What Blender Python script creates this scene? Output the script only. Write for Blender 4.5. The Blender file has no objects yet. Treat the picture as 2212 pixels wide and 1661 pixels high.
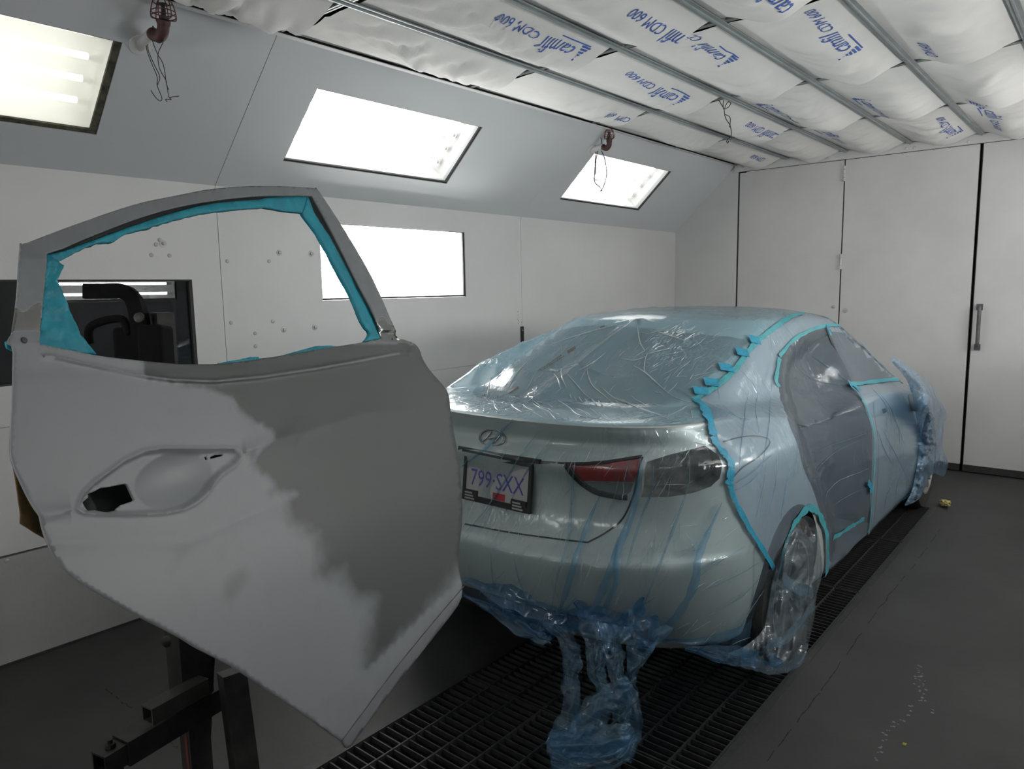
import bpy, bmesh, math, random
import numpy as np
from mathutils import Vector, Matrix, noise
from mathutils.bvhtree import BVHTree
from mathutils.geometry import delaunay_2d_cdt

SC = bpy.context.scene
COL = SC.collection
PI = math.pi
rnd = random.Random(7)

# ------------------------------------------------------------------ camera
FPX = 1570.58
RC = np.array([[0.76751722, 0.64080144, -0.01705357],
               [-0.07055787, 0.11089238, 0.9913246],
               [-0.63713335, 0.75965544, -0.13032539]])     # right, up, forward of the camera
CAM = np.array([0.0, 0.0, 1.5564])
cam = bpy.data.cameras.new('camera')
cam.sensor_fit = 'HORIZONTAL'
cam.sensor_width = 36.0
cam.lens = 36.0 * FPX / 2212.0
cam.clip_start = 0.05
co = bpy.data.objects.new('camera', cam)
COL.objects.link(co)
m = Matrix.Identity(4)
for i in range(3):
    m[i][0], m[i][1], m[i][2], m[i][3] = RC[0][i], RC[1][i], -RC[2][i], CAM[i]
co.matrix_world = m
SC.camera = co

# ------------------------------------------------------------------ world and exposure
w = bpy.data.worlds.new('world')
SC.world = w
w.use_nodes = True
w.node_tree.nodes['Background'].inputs[0].default_value = (0.5, 0.55, 0.6, 1)
w.node_tree.nodes['Background'].inputs[1].default_value = 0.02
SC.view_settings.view_transform = 'Standard'
SC.view_settings.look = 'None'
SC.view_settings.gamma = 1.0
SC.view_settings.use_curve_mapping = False
SC.view_settings.exposure = -0.30
TUBE_LEFT = 7.0          # fluorescent tubes of the booth: left side, right side
TUBE_RIGHT = 20.0
TUBE_WALL = 80.0
FILL_FRONT = 27.0  # added fill tubes in the front wall
SC.cycles.max_bounces = 10
SC.cycles.transparent_max_bounces = 24
SC.cycles.sample_clamp_indirect = 6.0
SC.cycles.use_denoising = True
SC.cycles.caustics_reflective = False
SC.cycles.caustics_refractive = False

# room numbers (metres)
XL, XR, XM = -3.5445, 0.6845, -1.43
Z1, ZC = 2.096, 2.679
XSL, XSR = -2.926, 0.066
YB, YF = 6.853, -1.7

# ------------------------------------------------------------------ helpers
def ray(px, py):
    d = np.array([(px - 1106.0) / FPX, -(py - 830.5) / FPX, 1.0]) @ RC
    return d / np.linalg.norm(d)

def at_plane(px, py, point, normal):
    d = ray(px, py)
    n = np.array(normal, float)
    t = n.dot(np.array(point, float) - CAM) / n.dot(d)
    return Vector(CAM + d * t)

def at_x(px, py, x): return at_plane(px, py, (x, 0, 0), (1, 0, 0))
def at_y(px, py, y): return at_plane(px, py, (0, y, 0), (0, 1, 0))
def at_z(px, py, z): return at_plane(px, py, (0, 0, z), (0, 0, 1))
def to_px(P):
    q = RC @ (np.array(P) - CAM)
    return 1106 + FPX * q[0] / q[2], 830.5 - FPX * q[1] / q[2]

class MB:
    """collects vertices and faces of one mesh"""
    def __init__(s): s.v = []; s.f = []; s.mi = []
    def add(s, vs, fs, mi=0):
        o = len(s.v)
        s.v += [tuple(p) for p in vs]
        s.f += [tuple(i + o for i in f) for f in fs]
        s.mi += [mi] * len(fs)
        return s
    def box(s, a, b, mi=0):
        x0, y0, z0 = a; x1, y1, z1 = b
        return s.frame_box((0, 0, 0), (1, 0, 0), (0, 1, 0), (0, 0, 1), (x0, x1), (y0, y1), (z0, z1), mi)
    def frame_box(s, O, U, V, N, u, v, n, mi=0):
        O, U, V, N = Vector(O), Vector(U), Vector(V), Vector(N)
        P = [O + U * a + V * b + N * c for c in n for b in v for a in u]
        fs = [(0, 2, 3, 1), (4, 5, 7, 6), (0, 1, 5, 4), (2, 6, 7, 3), (0, 4, 6, 2), (1, 3, 7, 5)]
        if U.cross(V).dot(N) * (u[1] - u[0]) * (v[1] - v[0]) * (n[1] - n[0]) < 0:
            fs = [f[::-1] for f in fs]
        return s.add(P, fs, mi)
    def bar(s, a, b, w, h, up=(0, 0, 1), mi=0):
        a, b = Vector(a), Vector(b)
        d = (b - a); L = d.length; d.normalize()
        sd = d.cross(Vector(up))
        if sd.length < 1e-4: sd = d.cross(Vector((1, 0, 0)))
        sd.normalize(); u = sd.cross(d)
        return s.frame_box(a, d, sd, u, (0, L), (-w / 2, w / 2), (-h / 2, h / 2), mi)
    def tube(s, pts, r, n=8, closed=False, caps=True, mi=0):
        pts = [Vector(p) for p in pts]
        k = len(pts)
        rr = r if isinstance(r, (list, tuple)) else [r] * k
        rings = []
        prev = None
        for i, p in enumerate(pts):
            a = pts[i - 1] if (i > 0 or closed) else p
            b = pts[(i + 1) % k] if (i < k - 1 or closed) else p
            t = (b - a)
            if t.length < 1e-9: t = Vector((0, 0, 1))
            t.normalize()
            if prev is None:
                q = t.cross(Vector((0, 0, 1)))
                if q.length < 1e-3: q = t.cross(Vector((1, 0, 0)))
                q.normalize()
            else:
                q = prev - t * prev.dot(t)
                if q.length < 1e-6: q = t.cross(Vector((0, 0, 1)))
                q.normalize()
            prev = q
            e = t.cross(q)
            rings.append([p + (q * math.cos(2 * PI * j / n) + e * math.sin(2 * PI * j / n)) * rr[i] for j in range(n)])
        vs = [v for R_ in rings for v in R_]
        fs = []
        for i in range(k if closed else k - 1):
            for j in range(n):
                a0 = i * n + j; a1 = i * n + (j + 1) % n
                b0 = ((i + 1) % k) * n + j; b1 = ((i + 1) % k) * n + (j + 1) % n
                fs.append((a0, a1, b1, b0))
        if caps and not closed:
            fs.append(tuple(range(n - 1, -1, -1)))
            fs.append(tuple((k - 1) * n + j for j in range(n)))
        return s.add(vs, fs, mi)
    def lathe(s, O, axis, prof, n=24, mi=0, caps=True):
        """prof: list of (radius, height along axis)"""
        O = Vector(O); A = Vector(axis).normalized()
        q = A.cross(Vector((0, 0, 1)))
        if q.length < 1e-3: q = A.cross(Vector((1, 0, 0)))
        q.normalize(); e = A.cross(q)
        vs = [O + A * h + (q * math.cos(2 * PI * j / n) + e * math.sin(2 * PI * j / n)) * r for r, h in prof for j in range(n)]
        fs = []
        for i in range(len(prof) - 1):
            for j in range(n):
                fs.append((i * n + j, i * n + (j + 1) % n, (i + 1) * n + (j + 1) % n, (i + 1) * n + j))
        if caps:
            fs.append(tuple(range(n - 1, -1, -1)))
            fs.append(tuple((len(prof) - 1) * n + j for j in range(n)))
        return s.add(vs, fs, mi)
    def grid(s, P, mi=0, flip=False):
        """P: rows of points"""
        r = len(P); c = len(P[0])
        fs = []
        for i in range(r - 1):
            for j in range(c - 1):
                f = (i * c + j, i * c + j + 1, (i + 1) * c + j + 1, (i + 1) * c + j)
                fs.append(f[::-1] if flip else f)
        return s.add([p for row in P for p in row], fs, mi)
    def mesh(s, name):
        me = bpy.data.meshes.new(name)
        me.from_pydata([tuple(map(float, p)) for p in s.v], [], s.f)
        if any(s.mi): me.polygons.foreach_set('material_index', s.mi)
        me.update()
        return me
    def build(s, name, mat, parent=None, smooth=False, **props):
        return link(name, s.mesh(name), mat, parent, smooth, **props)

def link(name, me, mat, parent=None, smooth=False, **props):
    mats = mat if isinstance(mat, (list, tuple)) else [mat]
    if len(me.materials) == 0:
        for mm in mats: me.materials.append(mm)
    if smooth is True:
        me.polygons.foreach_set('use_smooth', [True] * len(me.polygons))
    elif smooth:
        me.polygons.foreach_set('use_smooth', [True] * len(me.polygons))
        me.set_sharp_from_angle(angle=math.radians(smooth))
    o = bpy.data.objects.new(name, me)
    COL.objects.link(o)
    if parent is not None: put_under(o, parent)
    for k, v in props.items(): o[k] = v
    return o

WORLD_LOC = {}
def put_under(o, parent):
    o.parent = parent
    o.matrix_parent_inverse = Matrix.Translation(-WORLD_LOC.get(parent.name, Vector((0, 0, 0))))

def thing(name, label, cat, loc=(0, 0, 0), group=None):
    o = bpy.data.objects.new(name, None)
    o.empty_display_size = 0.1
    COL.objects.link(o)
    o.location = loc
    WORLD_LOC[o.name] = Vector(loc)
    o['label'] = label; o['category'] = cat
    if group: o['group'] = group
    return o

def struct(name, loc=(0, 0, 0)):
    o = bpy.data.objects.new(name, None)
    COL.objects.link(o)
    o.location = loc
    WORLD_LOC[o.name] = Vector(loc)
    o['kind'] = 'structure'
    return o

def tag(o, label, cat, group=None):
    o['label'] = label; o['category'] = cat
    if group: o['group'] = group
    return o

def arc_pts(pts, n=8, closed=False):
    """Catmull-Rom through points of any dimension"""
    P = [np.array(p, float) for p in pts]
    k = len(P); out = []
    segs = k if closed else k - 1
    for i in range(segs):
        p1, p2 = P[i % k], P[(i + 1) % k]
        p0 = P[(i - 1) % k] if (closed or i > 0) else 2 * p1 - p2
        p3 = P[(i + 2) % k] if (closed or i < k - 2) else 2 * p2 - p1
        for j in range(n):
            t = j / n
            out.append(0.5 * (2 * p1 + (p2 - p0) * t + (2 * p0 - 5 * p1 + 4 * p2 - p3) * t * t + (3 * p1 - p0 - 3 * p2 + p3) * t ** 3))
    if not closed: out.append(P[-1])
    return out

def smoothstep(a, b, x):
    t = min(1.0, max(0.0, (x - a) / (b - a)))
    return t * t * (3 - 2 * t)

def nz(x, y=0.0, z=0.0): return noise.noise(Vector((x, y, z)))

# ------------------------------------------------------------------ materials
def mat(name, col, rough=0.6, metal=0.0, spec=0.5, var=0.0, vscale=4.0, bump=0.0, bscale=60.0, coat=0.0,
        emit=None, estr=0.0, col2=None, dirt=None, stretch=None):
    M = bpy.data.materials.new(name)
    M.use_nodes = True
    nt = M.node_tree; N = nt.nodes; L = nt.links
    b = N['Principled BSDF']
    b.inputs['Base Color'].default_value = (*col, 1)
    b.inputs['Roughness'].default_value = rough
    b.inputs['Metallic'].default_value = metal
    b.inputs['Specular IOR Level'].default_value = spec
    if coat:
        b.inputs['Coat Weight'].default_value = coat
        b.inputs['Coat Roughness'].default_value = 0.08
    if emit:
        b.inputs['Emission Color'].default_value = (*emit, 1)
        b.inputs['Emission Strength'].default_value = estr
    tc = N.new('ShaderNodeTexCoord')
    vec = tc.outputs['Object']
    if stretch:
        mp = N.new('ShaderNodeMapping'); mp.inputs['Scale'].default_value = stretch
        L.new(vec, mp.inputs['Vector']); vec = mp.outputs['Vector']
    last = None
    if var or col2:
        n = N.new('ShaderNodeTexNoise'); n.inputs['Scale'].default_value = vscale
        n.inputs['Detail'].default_value = 6.0; n.inputs['Roughness'].default_value = 0.6
        L.new(vec, n.inputs['Vector'])
        r = N.new('ShaderNodeValToRGB')
        c2 = col2 if col2 else tuple(c * (1 - var) for c in col)
        r.color_ramp.elements[0].position = 0.36; r.color_ramp.elements[0].color = (*c2, 1)
        r.color_ramp.elements[1].position = 0.64; r.color_ramp.elements[1].color = (*(min(1, c * (1 + var * .4)) for c in col), 1)
        L.new(n.outputs['Fac'], r.inputs['Fac'])
        last = r.outputs['Color']
    if dirt:
        # dirt = (colour, noise scale, ramp low, ramp high): speckled wear
        n = N.new('ShaderNodeTexNoise'); n.inputs['Scale'].default_value = dirt[1]
        n.inputs['Detail'].default_value = 10.0; n.inputs['Roughness'].default_value = 0.75
        L.new(vec, n.inputs['Vector'])
        r = N.new('ShaderNodeValToRGB')
        r.color_ramp.elements[0].position = dirt[2]; r.color_ramp.elements[0].color = (0, 0, 0, 1)
        r.color_ramp.elements[1].position = dirt[3]; r.color_ramp.elements[1].color = (1, 1, 1, 1)
        L.new(n.outputs['Fac'], r.inputs['Fac'])
        mx = N.new('ShaderNodeMix'); mx.data_type = 'RGBA'
        L.new(r.outputs['Color'], mx.inputs['Factor'])
        if last: L.new(last, mx.inputs['A'])
        else: mx.inputs['A'].default_value = (*col, 1)
        mx.inputs['B'].default_value = (*dirt[0], 1)
        last = mx.outputs['Result']
    if last: L.new(last, b.inputs['Base Color'])
    if bump:
        n = N.new('ShaderNodeTexNoise'); n.inputs['Scale'].default_value = bscale; n.inputs['Detail'].default_value = 5.0
        L.new(vec, n.inputs['Vector'])
        bp = N.new('ShaderNodeBump'); bp.inputs['Strength'].default_value = bump; bp.inputs['Distance'].default_value = 0.01
        L.new(n.outputs['Fac'], bp.inputs['Height']); L.new(bp.outputs['Normal'], b.inputs['Normal'])
    return M

def schlick(nt, f0, normal=None):
    N = nt.nodes; L = nt.links
    g = N.new('ShaderNodeNewGeometry')
    d = N.new('ShaderNodeVectorMath'); d.operation = 'DOT_PRODUCT'
    L.new(normal if normal is not None else g.outputs['Normal'], d.inputs[0]); L.new(g.outputs['Incoming'], d.inputs[1])
    def mth(op, a, b=None):
        n = N.new('ShaderNodeMath'); n.operation = op; n.use_clamp = (op == 'SUBTRACT')
        for i, x in enumerate((a, b)):
            if x is None: continue
            if isinstance(x, (int, float)): n.inputs[i].default_value = x
            else: L.new(x, n.inputs[i])
        return n.outputs[0]
    c = mth('ABSOLUTE', d.outputs['Value'])
    p = mth('POWER', mth('SUBTRACT', 1.0, c), 5.0)
    return mth('ADD', mth('MULTIPLY', p, 1.0 - f0), f0)

def glass_mat(name, tint=(0.975, 0.975, 0.975), fac=0.06, rough=0.0, film=None):
    """thin clear sheet: transparent with a mirror-like share (schlick) and, if film, a share of dried overspray"""
    M = bpy.data.materials.new(name); M.use_nodes = True
    nt = M.node_tree; N = nt.nodes; L = nt.links
    N.remove(N['Principled BSDF'])
    tr = N.new('ShaderNodeBsdfTransparent'); tr.inputs[0].default_value = (*tint, 1)
    gl = N.new('ShaderNodeBsdfGlossy'); gl.inputs['Roughness'].default_value = rough
    mx = N.new('ShaderNodeMixShader')
    L.new(schlick(nt, 0.045), mx.inputs[0])
    L.new(tr.outputs[0], mx.inputs[1]); L.new(gl.outputs[0], mx.inputs[2])
    last = mx.outputs[0]
    if film:
        df = N.new('ShaderNodeBsdfTranslucent'); df.inputs[0].default_value = (*film[0], 1)
        mx2 = N.new('ShaderNodeMixShader'); mx2.inputs[0].default_value = film[1]
        L.new(last, mx2.inputs[1]); L.new(df.outputs[0], mx2.inputs[2]); last = mx2.outputs[0]
    L.new(last, N['Material Output'].inputs['Surface'])
    return M

M_WALL = mat('booth_wall_paint', (0.60, 0.605, 0.605), 0.42, var=0.05, vscale=1.2, bump=0.05, bscale=90)
M_WALL_LOW = mat('booth_wall_paint_worn_shaded', (0.37, 0.37, 0.365), 0.5, var=0.10, vscale=2.5, bump=0.12, bscale=70,  # worn and speckled; base also darkened for the dimmer light near the floor
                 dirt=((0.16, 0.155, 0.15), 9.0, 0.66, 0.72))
M_DOORPAINT = mat('booth_door_paint', (0.60, 0.60, 0.60), 0.45, var=0.07, vscale=1.6, bump=0.06, bscale=80,
                  dirt=((0.30, 0.29, 0.28), 3.0, 0.70, 0.82))
M_SLOPE = mat('sloped_panel_paint', (0.56, 0.585, 0.60), 0.38, var=0.03, vscale=1.0, bump=0.03, bscale=60)
M_BLACK = mat('black_gap', (0.008, 0.008, 0.009), 0.9)
M_GASKET = mat('dark_gasket', (0.03, 0.03, 0.03), 0.7, var=0.3, vscale=40)
M_GRIME = mat('grimy_gasket', (0.10, 0.095, 0.06), 0.8, col2=(0.02, 0.02, 0.018), vscale=30)
M_HOUSING = mat('white_enamel', (0.82, 0.83, 0.82), 0.4, var=0.02)
M_GALV = mat('galvanised_rail', (0.33, 0.37, 0.37), 0.45, metal=0.35, var=0.15, vscale=8)
M_CONC = mat('painted_concrete', (0.029, 0.029, 0.029), 0.62, var=0.28, vscale=2.2, bump=0.10, bscale=35,
             dirt=((0.016, 0.016, 0.016), 5.0, 0.62, 0.75))
M_FRONT = mat('front_doors_paint', (0.68, 0.68, 0.68), 0.8)
M_TUBE_NEAR = mat('tube_light_near', (0.9, 0.9, 0.9), 0.3, emit=(1.0, 0.98, 0.93), estr=TUBE_LEFT * 0.5)
M_TUBE_OFF = mat('tube_light_dim', (0.9, 0.9, 0.9), 0.3, emit=(1.0, 0.985, 0.96), estr=TUBE_RIGHT * 0.3)
M_PLENUM = mat('plenum_dark', (0.02, 0.02, 0.02), 0.9)
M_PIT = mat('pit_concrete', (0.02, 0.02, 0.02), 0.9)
M_STEEL = mat('grate_steel', (0.038, 0.039, 0.040), 0.55, metal=0.3, var=0.3, vscale=25)
M_TUBEL = mat('tube_light_left', (0.9, 0.9, 0.9), 0.3, emit=(1.0, 0.985, 0.96), estr=TUBE_LEFT)
M_TUBEV = mat('tube_light_wall', (0.9, 0.9, 0.9), 0.3, emit=(1.0, 0.985, 0.96), estr=TUBE_WALL)
M_FILLF = mat('fill_tube_front', (0.9, 0.9, 0.9), 0.3, emit=(1.0, 0.985, 0.96), estr=FILL_FRONT)
M_TUBER = mat('tube_light_right', (0.9, 0.9, 0.9), 0.3, emit=(1.0, 0.985, 0.96), estr=TUBE_RIGHT)
M_PANE = glass_mat('clear_pane')
M_PANE_DIRTY = glass_mat('overspray_pane', film=((0.85, 0.85, 0.78), 0.35))
M_WINDOW = glass_mat('window_glass', tint=(0.75, 0.78, 0.8))
M_SCREW = mat('painted_screw', (0.42, 0.42, 0.42), 0.4, metal=0.3)
# ------------------------------------------------------------------ the booth shell
def panel_with_hole(mb, O, U, V, N, u, v, n, hole=None):
    if hole is None:
        return mb.frame_box(O, U, V, N, u, v, n)
    hu, hv = hole
    mb.frame_box(O, U, V, N, u, (v[0], hv[0]), n)
    mb.frame_box(O, U, V, N, u, (hv[1], v[1]), n)
    mb.frame_box(O, U, V, N, (u[0], hu[0]), hv, n)
    mb.frame_box(O, U, V, N, (hu[1], u[1]), hv, n)
    return mb

T = 0.05
SL = math.hypot(XSL - XL, ZC - Z1)              # length of the sloped panels
WIN = ((0.575, 1.776), (1.19, 1.63))            # window in the left wall (y, z)
LIGHT_V = ((2.54, 3.741), (1.509, 1.952))       # light in the vertical wall
FILL_V2 = ((4.97, 6.171), (1.509, 1.952))     # added fill light, right side only: brightens the car's side and far end
LIGHTS_S = [((0.132, 1.333), 'a'), ((2.233, 3.432), 'b'), ((4.66, 5.862), 'c')]
SLOPE_W = (0.237 * SL, 0.757 * SL)

def side_wall(side):
    s = 1 if side == 'left' else -1
    X = XL if side == 'left' else XR
    root = struct('wall_' + side)
    cols = [(YF, -0.5), (-0.5, 1.93), (1.93, 4.36), (4.36, YB)]
    rows = [(0.0, 0.468), (0.478, 1.018), (1.02, Z1)]
    for ci, (y0, y1) in enumerate(cols):
        for ri, (z0, z1) in enumerate(rows):
            mb = MB()
            hole = None
            O, U, V, N = (X, 0, 0), (0, 1, 0), (0, 0, 1), (-s, 0, 0)
            if ri == 2 and ci == 1 and side == 'left': hole = WIN
            if ri == 2 and ci == 2: hole = LIGHT_V
            if ri == 2 and ci == 3 and side == 'right': hole = FILL_V2
            panel_with_hole(mb, O, U, V, N, (y0 + 0.0015, y1 - 0.0015), (z0, z1), (0, T), hole)
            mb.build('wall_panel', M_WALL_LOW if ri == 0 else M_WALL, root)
    MB().frame_box((X, 0, 0), (0, 1, 0), (0, 0, 1), (-s, 0, 0), (YF, YB), (0, 0.48), (T, T + 0.02)).build('joint_backing', M_GASKET, root)
    # sloped upper part
    O = Vector((X, 0, Z1)); V = Vector((s * (XSL - XL), 0, ZC - Z1)).normalized(); U = Vector((0, 1, 0))
    N = Vector((-s * (ZC - Z1), 0, XSL - XL)).normalized()          # outwards
    root2 = struct('wall_upper_' + side)
    spans = [(YF, -0.5, None), (-0.5, 1.93, LIGHTS_S[0][0]), (1.93, 4.36, LIGHTS_S[1][0]), (4.36, YB, LIGHTS_S[2][0])]
    for y0, y1, h in spans:
        mb = MB()
        g0 = 0.0015 if y0 == 1.93 else 0.0002
        g1 = 0.0015 if y1 == 1.93 else 0.0002
        panel_with_hole(mb, O, U, V, N, (y0 + g0, y1 - g1), (0, SL), (0, T), (h, SLOPE_W) if h else None)
        mb.build('sloped_panel', M_SLOPE, root2)
    MB().frame_box(O, U, V, N, (1.90, 1.96), (0, SL), (T, T + 0.004)).build('joint_backing', M_WALL, root2)
    return root, root2, (O, U, V, N)

WL, WLU, FRL = side_wall('left')
WR, WRU, FRR = side_wall('right')

def light_box(O, U, V, N, u, v, label, side, dirty=False):
    """recessed fixture with four tubes behind a pane; N points out of the room"""
    t = thing('recessed_light', label, 'light fixture', Vector(O) + Vector(U) * u[0] + Vector(V) * v[0], 'recessed booth lights')
    D0, D1 = 0.012, 0.22
    h = MB()
    e = 0.004
    h.frame_box(O, U, V, N, (u[0] - e, u[1] + e), (v[0] - e, v[1] + e), (D1, D1 + 0.01))
    h.frame_box(O, U, V, N, (u[0] - 0.02, u[0] - 0.0005), (v[0] - e, v[1] + e), (T + 0.001, D1))
    h.frame_box(O, U, V, N, (u[1] + 0.0005, u[1] + 0.02), (v[0] - e, v[1] + e), (T + 0.001, D1))
    h.frame_box(O, U, V, N, (u[0] - 0.02, u[1] + 0.02), (v[0] - 0.02, v[0] - 0.0005), (T + 0.001, D1))
    h.frame_box(O, U, V, N, (u[0] - 0.02, u[1] + 0.02), (v[1] + 0.0005, v[1] + 0.02), (T + 0.001, D1))
    h.build('housing', M_HOUSING, t)
    # gasket frame round the pane
    g = MB(); q = 0.012 if not dirty else 0.02
    n = (0.004, 0.016)
    g.frame_box(O, U, V, N, (u[0] + .001, u[1] - .001), (v[0] + .001, v[0] + q), n)
    g.frame_box(O, U, V, N, (u[0] + .001, u[1] - .001), (v[1] - .004, v[1] - .001), n)
    g.frame_box(O, U, V, N, (u[0] + .001, u[0] + .005), (v[0] + q, v[1] - .004), n)
    g.frame_box(O, U, V, N, (u[1] - q * 1.4, u[1] - .001), (v[0] + q, v[1] - .004), n)
    g.build('gasket', M_GRIME if dirty else M_GASKET, t)
    MB().frame_box(O, U, V, N, (u[0] + .002, u[1] - .002), (v[0] + .002, v[1] - .002), (0.018, 0.022)).build('pane', M_PANE_DIRTY if dirty else M_PANE, t)
    mt = M_TUBEL if side == 'left' else M_TUBER
    if dirty: mt = M_TUBE_NEAR
    if abs(N[0]) == 1: mt = M_TUBEV
    if side == 'off': mt = M_TUBE_OFF
    if side == 'front': mt = M_FILLF
    H = v[1] - v[0]
    tm = None
    for k in range(4):
        vv = v[0] + H * (0.145 + 0.237 * k)
        a = Vector(O) + Vector(U) * (u[0] + 0.05) + Vector(V) * vv + Vector(N) * 0.135
        b = Vector(O) + Vector(U) * (u[1] - 0.05) + Vector(V) * vv + Vector(N) * 0.135
        MB().tube([a, b], 0.0135, 10).build('fluorescent_tube', mt, t, True)
        for c0, sg in ((a, -1), (b, 1)):
            MB().lathe(c0, Vector(U) * sg, [(0.012, -0.004), (0.012, 0.02), (0.019, 0.021), (0.019, 0.03), (0.008, 0.045)], 10).build('tube_socket', M_HOUSING, t, 40)
    return t

ords = ['nearest the camera, edged with grime', 'in the middle', 'next to the back doors']
for (u, k), w_ in zip(LIGHTS_S, ords):
    lab = {'a': 'recessed four-tube light with yellowed grimy edge in sloped left wall',
           'b': 'bright recessed light in sloped wall above the vertical wall light',
           'c': 'smallest-looking recessed light in sloped wall, nearest the back doors'}[k]
    light_box(*FRL, u, SLOPE_W, lab, 'left', k == 'a')
    light_box(*FRR, u, SLOPE_W, 'recessed light in the sloped right wall, ' + w_, 'right' if k != 'a' else 'off')
light_box((XL, 0, 0), (0, 1, 0), (0, 0, 1), (-1, 0, 0), *LIGHT_V, 'bright recessed light in the vertical left wall behind the door frame', 'left')
light_box((XR, 0, 0), (0, 1, 0), (0, 0, 1), (1, 0, 0), *LIGHT_V, 'recessed light in vertical right wall, mirrored in the dark window', 'right')
light_box((XR, 0, 0), (0, 1, 0), (0, 0, 1), (1, 0, 0), *FILL_V2, 'added unseen fill light in vertical right wall beside the back doors', 'right')

# window in the left wall: dark room behind
wn = struct('window_1')
O, U, V, N = (XL, 0, 0), (0, 1, 0), (0, 0, 1), (-1, 0, 0)
g = MB()
(y0, y1), (z0, z1) = WIN
for uu, vv in (((y0, y1), (z0, z0 + .008)), ((y0, y1), (z1 - .008, z1)), ((y0, y0 + .012), (z0 + .008, z1 - .008)), ((y1 - .014, y1), (z0 + .008, z1 - .008))):
    g.frame_box(O, U, V, N, uu, vv, (0.004, 0.03))
g.build('window_gasket', M_GASKET, wn)
MB().frame_box(O, U, V, N, (y0 + .01, y1 - .01), (z0 + .006, z1 - .006), (0.02, 0.025)).build('window_pane', M_WINDOW, wn)
M_DARKROOM = mat('dark_room', (0.045, 0.05, 0.06), 0.8, var=0.2)
M_BLUECAB = mat('blue_steel', (0.035, 0.055, 0.085), 0.5, var=0.15)
bx = MB()
bx.box((XL - 1.4, y0 - 1.0, 0.5), (XL - 1.38, y1 + 2.4, 2.0))
bx.box((XL - 1.4, y0 - 1.0, 0.5), (XL - T - .02, y0 - .98, 2.0)); bx.box((XL - 1.4, y1 + 2.38, 0.5), (XL - T - .3, y1 + 2.4, 2.0))
bx.box((XL - 1.4, y0 - 1.0, 1.98), (XL - T - .02, y1 + .3, 2.0)); bx.box((XL - 1.4, y1 + .3, 1.98), (XL - .3, y1 + 2.4, 2.0)); bx.box((XL - 1.4, y0 - 1.0, 0.5), (XL - T - .02, y1 + 2.4, 0.52))
bx.build('room_behind', M_DARKROOM, wn)
cb = MB()
for k in range(3):
    cb.box((XL - 1.36, 1.6 + k * 0.56, 0.53), (XL - 1.0, 2.13 + k * 0.56, 1.52 + 0.05 * k))
cb.build('cabinets_behind', M_BLUECAB, wn)

# front wall (behind the camera), wall_back, header, door leaves
fw = struct('wall_front')
FH = [((-2.75, -1.55), (1.55, 1.993)), ((-1.31, -.11), (1.55, 1.993))]  # openings for added fill lights that brighten the filters and the car's rear
for (u0, u1), hole in (((XL - .1, XM), FH[0]), ((XM, XR + .1), FH[1])):
    panel_with_hole(MB(), (0, YF, 0), (1, 0, 0), (0, 0, 1), (0, -1, 0), (u0, u1), (0, 2.75), (0, T), hole).build('wall_panel', M_FRONT, fw)
for h_, w_ in zip(FH, ('by the left wall', 'by the right wall')):
    light_box((0, YF, 0), (1, 0, 0), (0, 0, 1), (0, -1, 0), *h_, 'added unseen fill light in the front wall behind the camera, ' + w_, 'front')
wb = struct('wall_back')
mb = MB()
mb.box((XL - .05, YB, 0.0), (-2.892, YB + .05, 2.80))
mb.build('wall_panel', M_WALL, wb)
MB().box((0.045, YB, 0.0), (XR + .05, YB + .05, 2.80)).build('wall_panel', M_WALL, wb)
MB().box((-2.892, YB, 2.63), (0.045, YB + .05, 2.80)).build('wall_panel', M_WALL, wb)
hd = MB().box((-2.915, YB - .035, 2.618), (0.066, YB - .0005, 2.686)).build('header_beam', M_WALL, wb)
MB().box((-2.95, YB + .06, 0.0), (0.10, YB + .08, 2.7)).build('dark_backing', M_BLACK, wb)
bolt = MB().lathe((0, 0, 0), (0, -1, 0), [(0.011, 0), (0.010, 0.004), (0.005, 0.008)], 10).mesh('bolt')
for px in (1605, 1622, 1640, 1672, 1790, 1958, 1975, 2092, 2190):
    p = at_y(px, 361 - 0.113 * (px - 1605), YB - .035)
    o = link('bolt', bolt, M_WALL, wb, 40); o.location = p
doors = [('door_1', -2.884, -1.942), ('door_2', -1.930, -0.942), ('door_3', -0.922, 0.035)]
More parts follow.
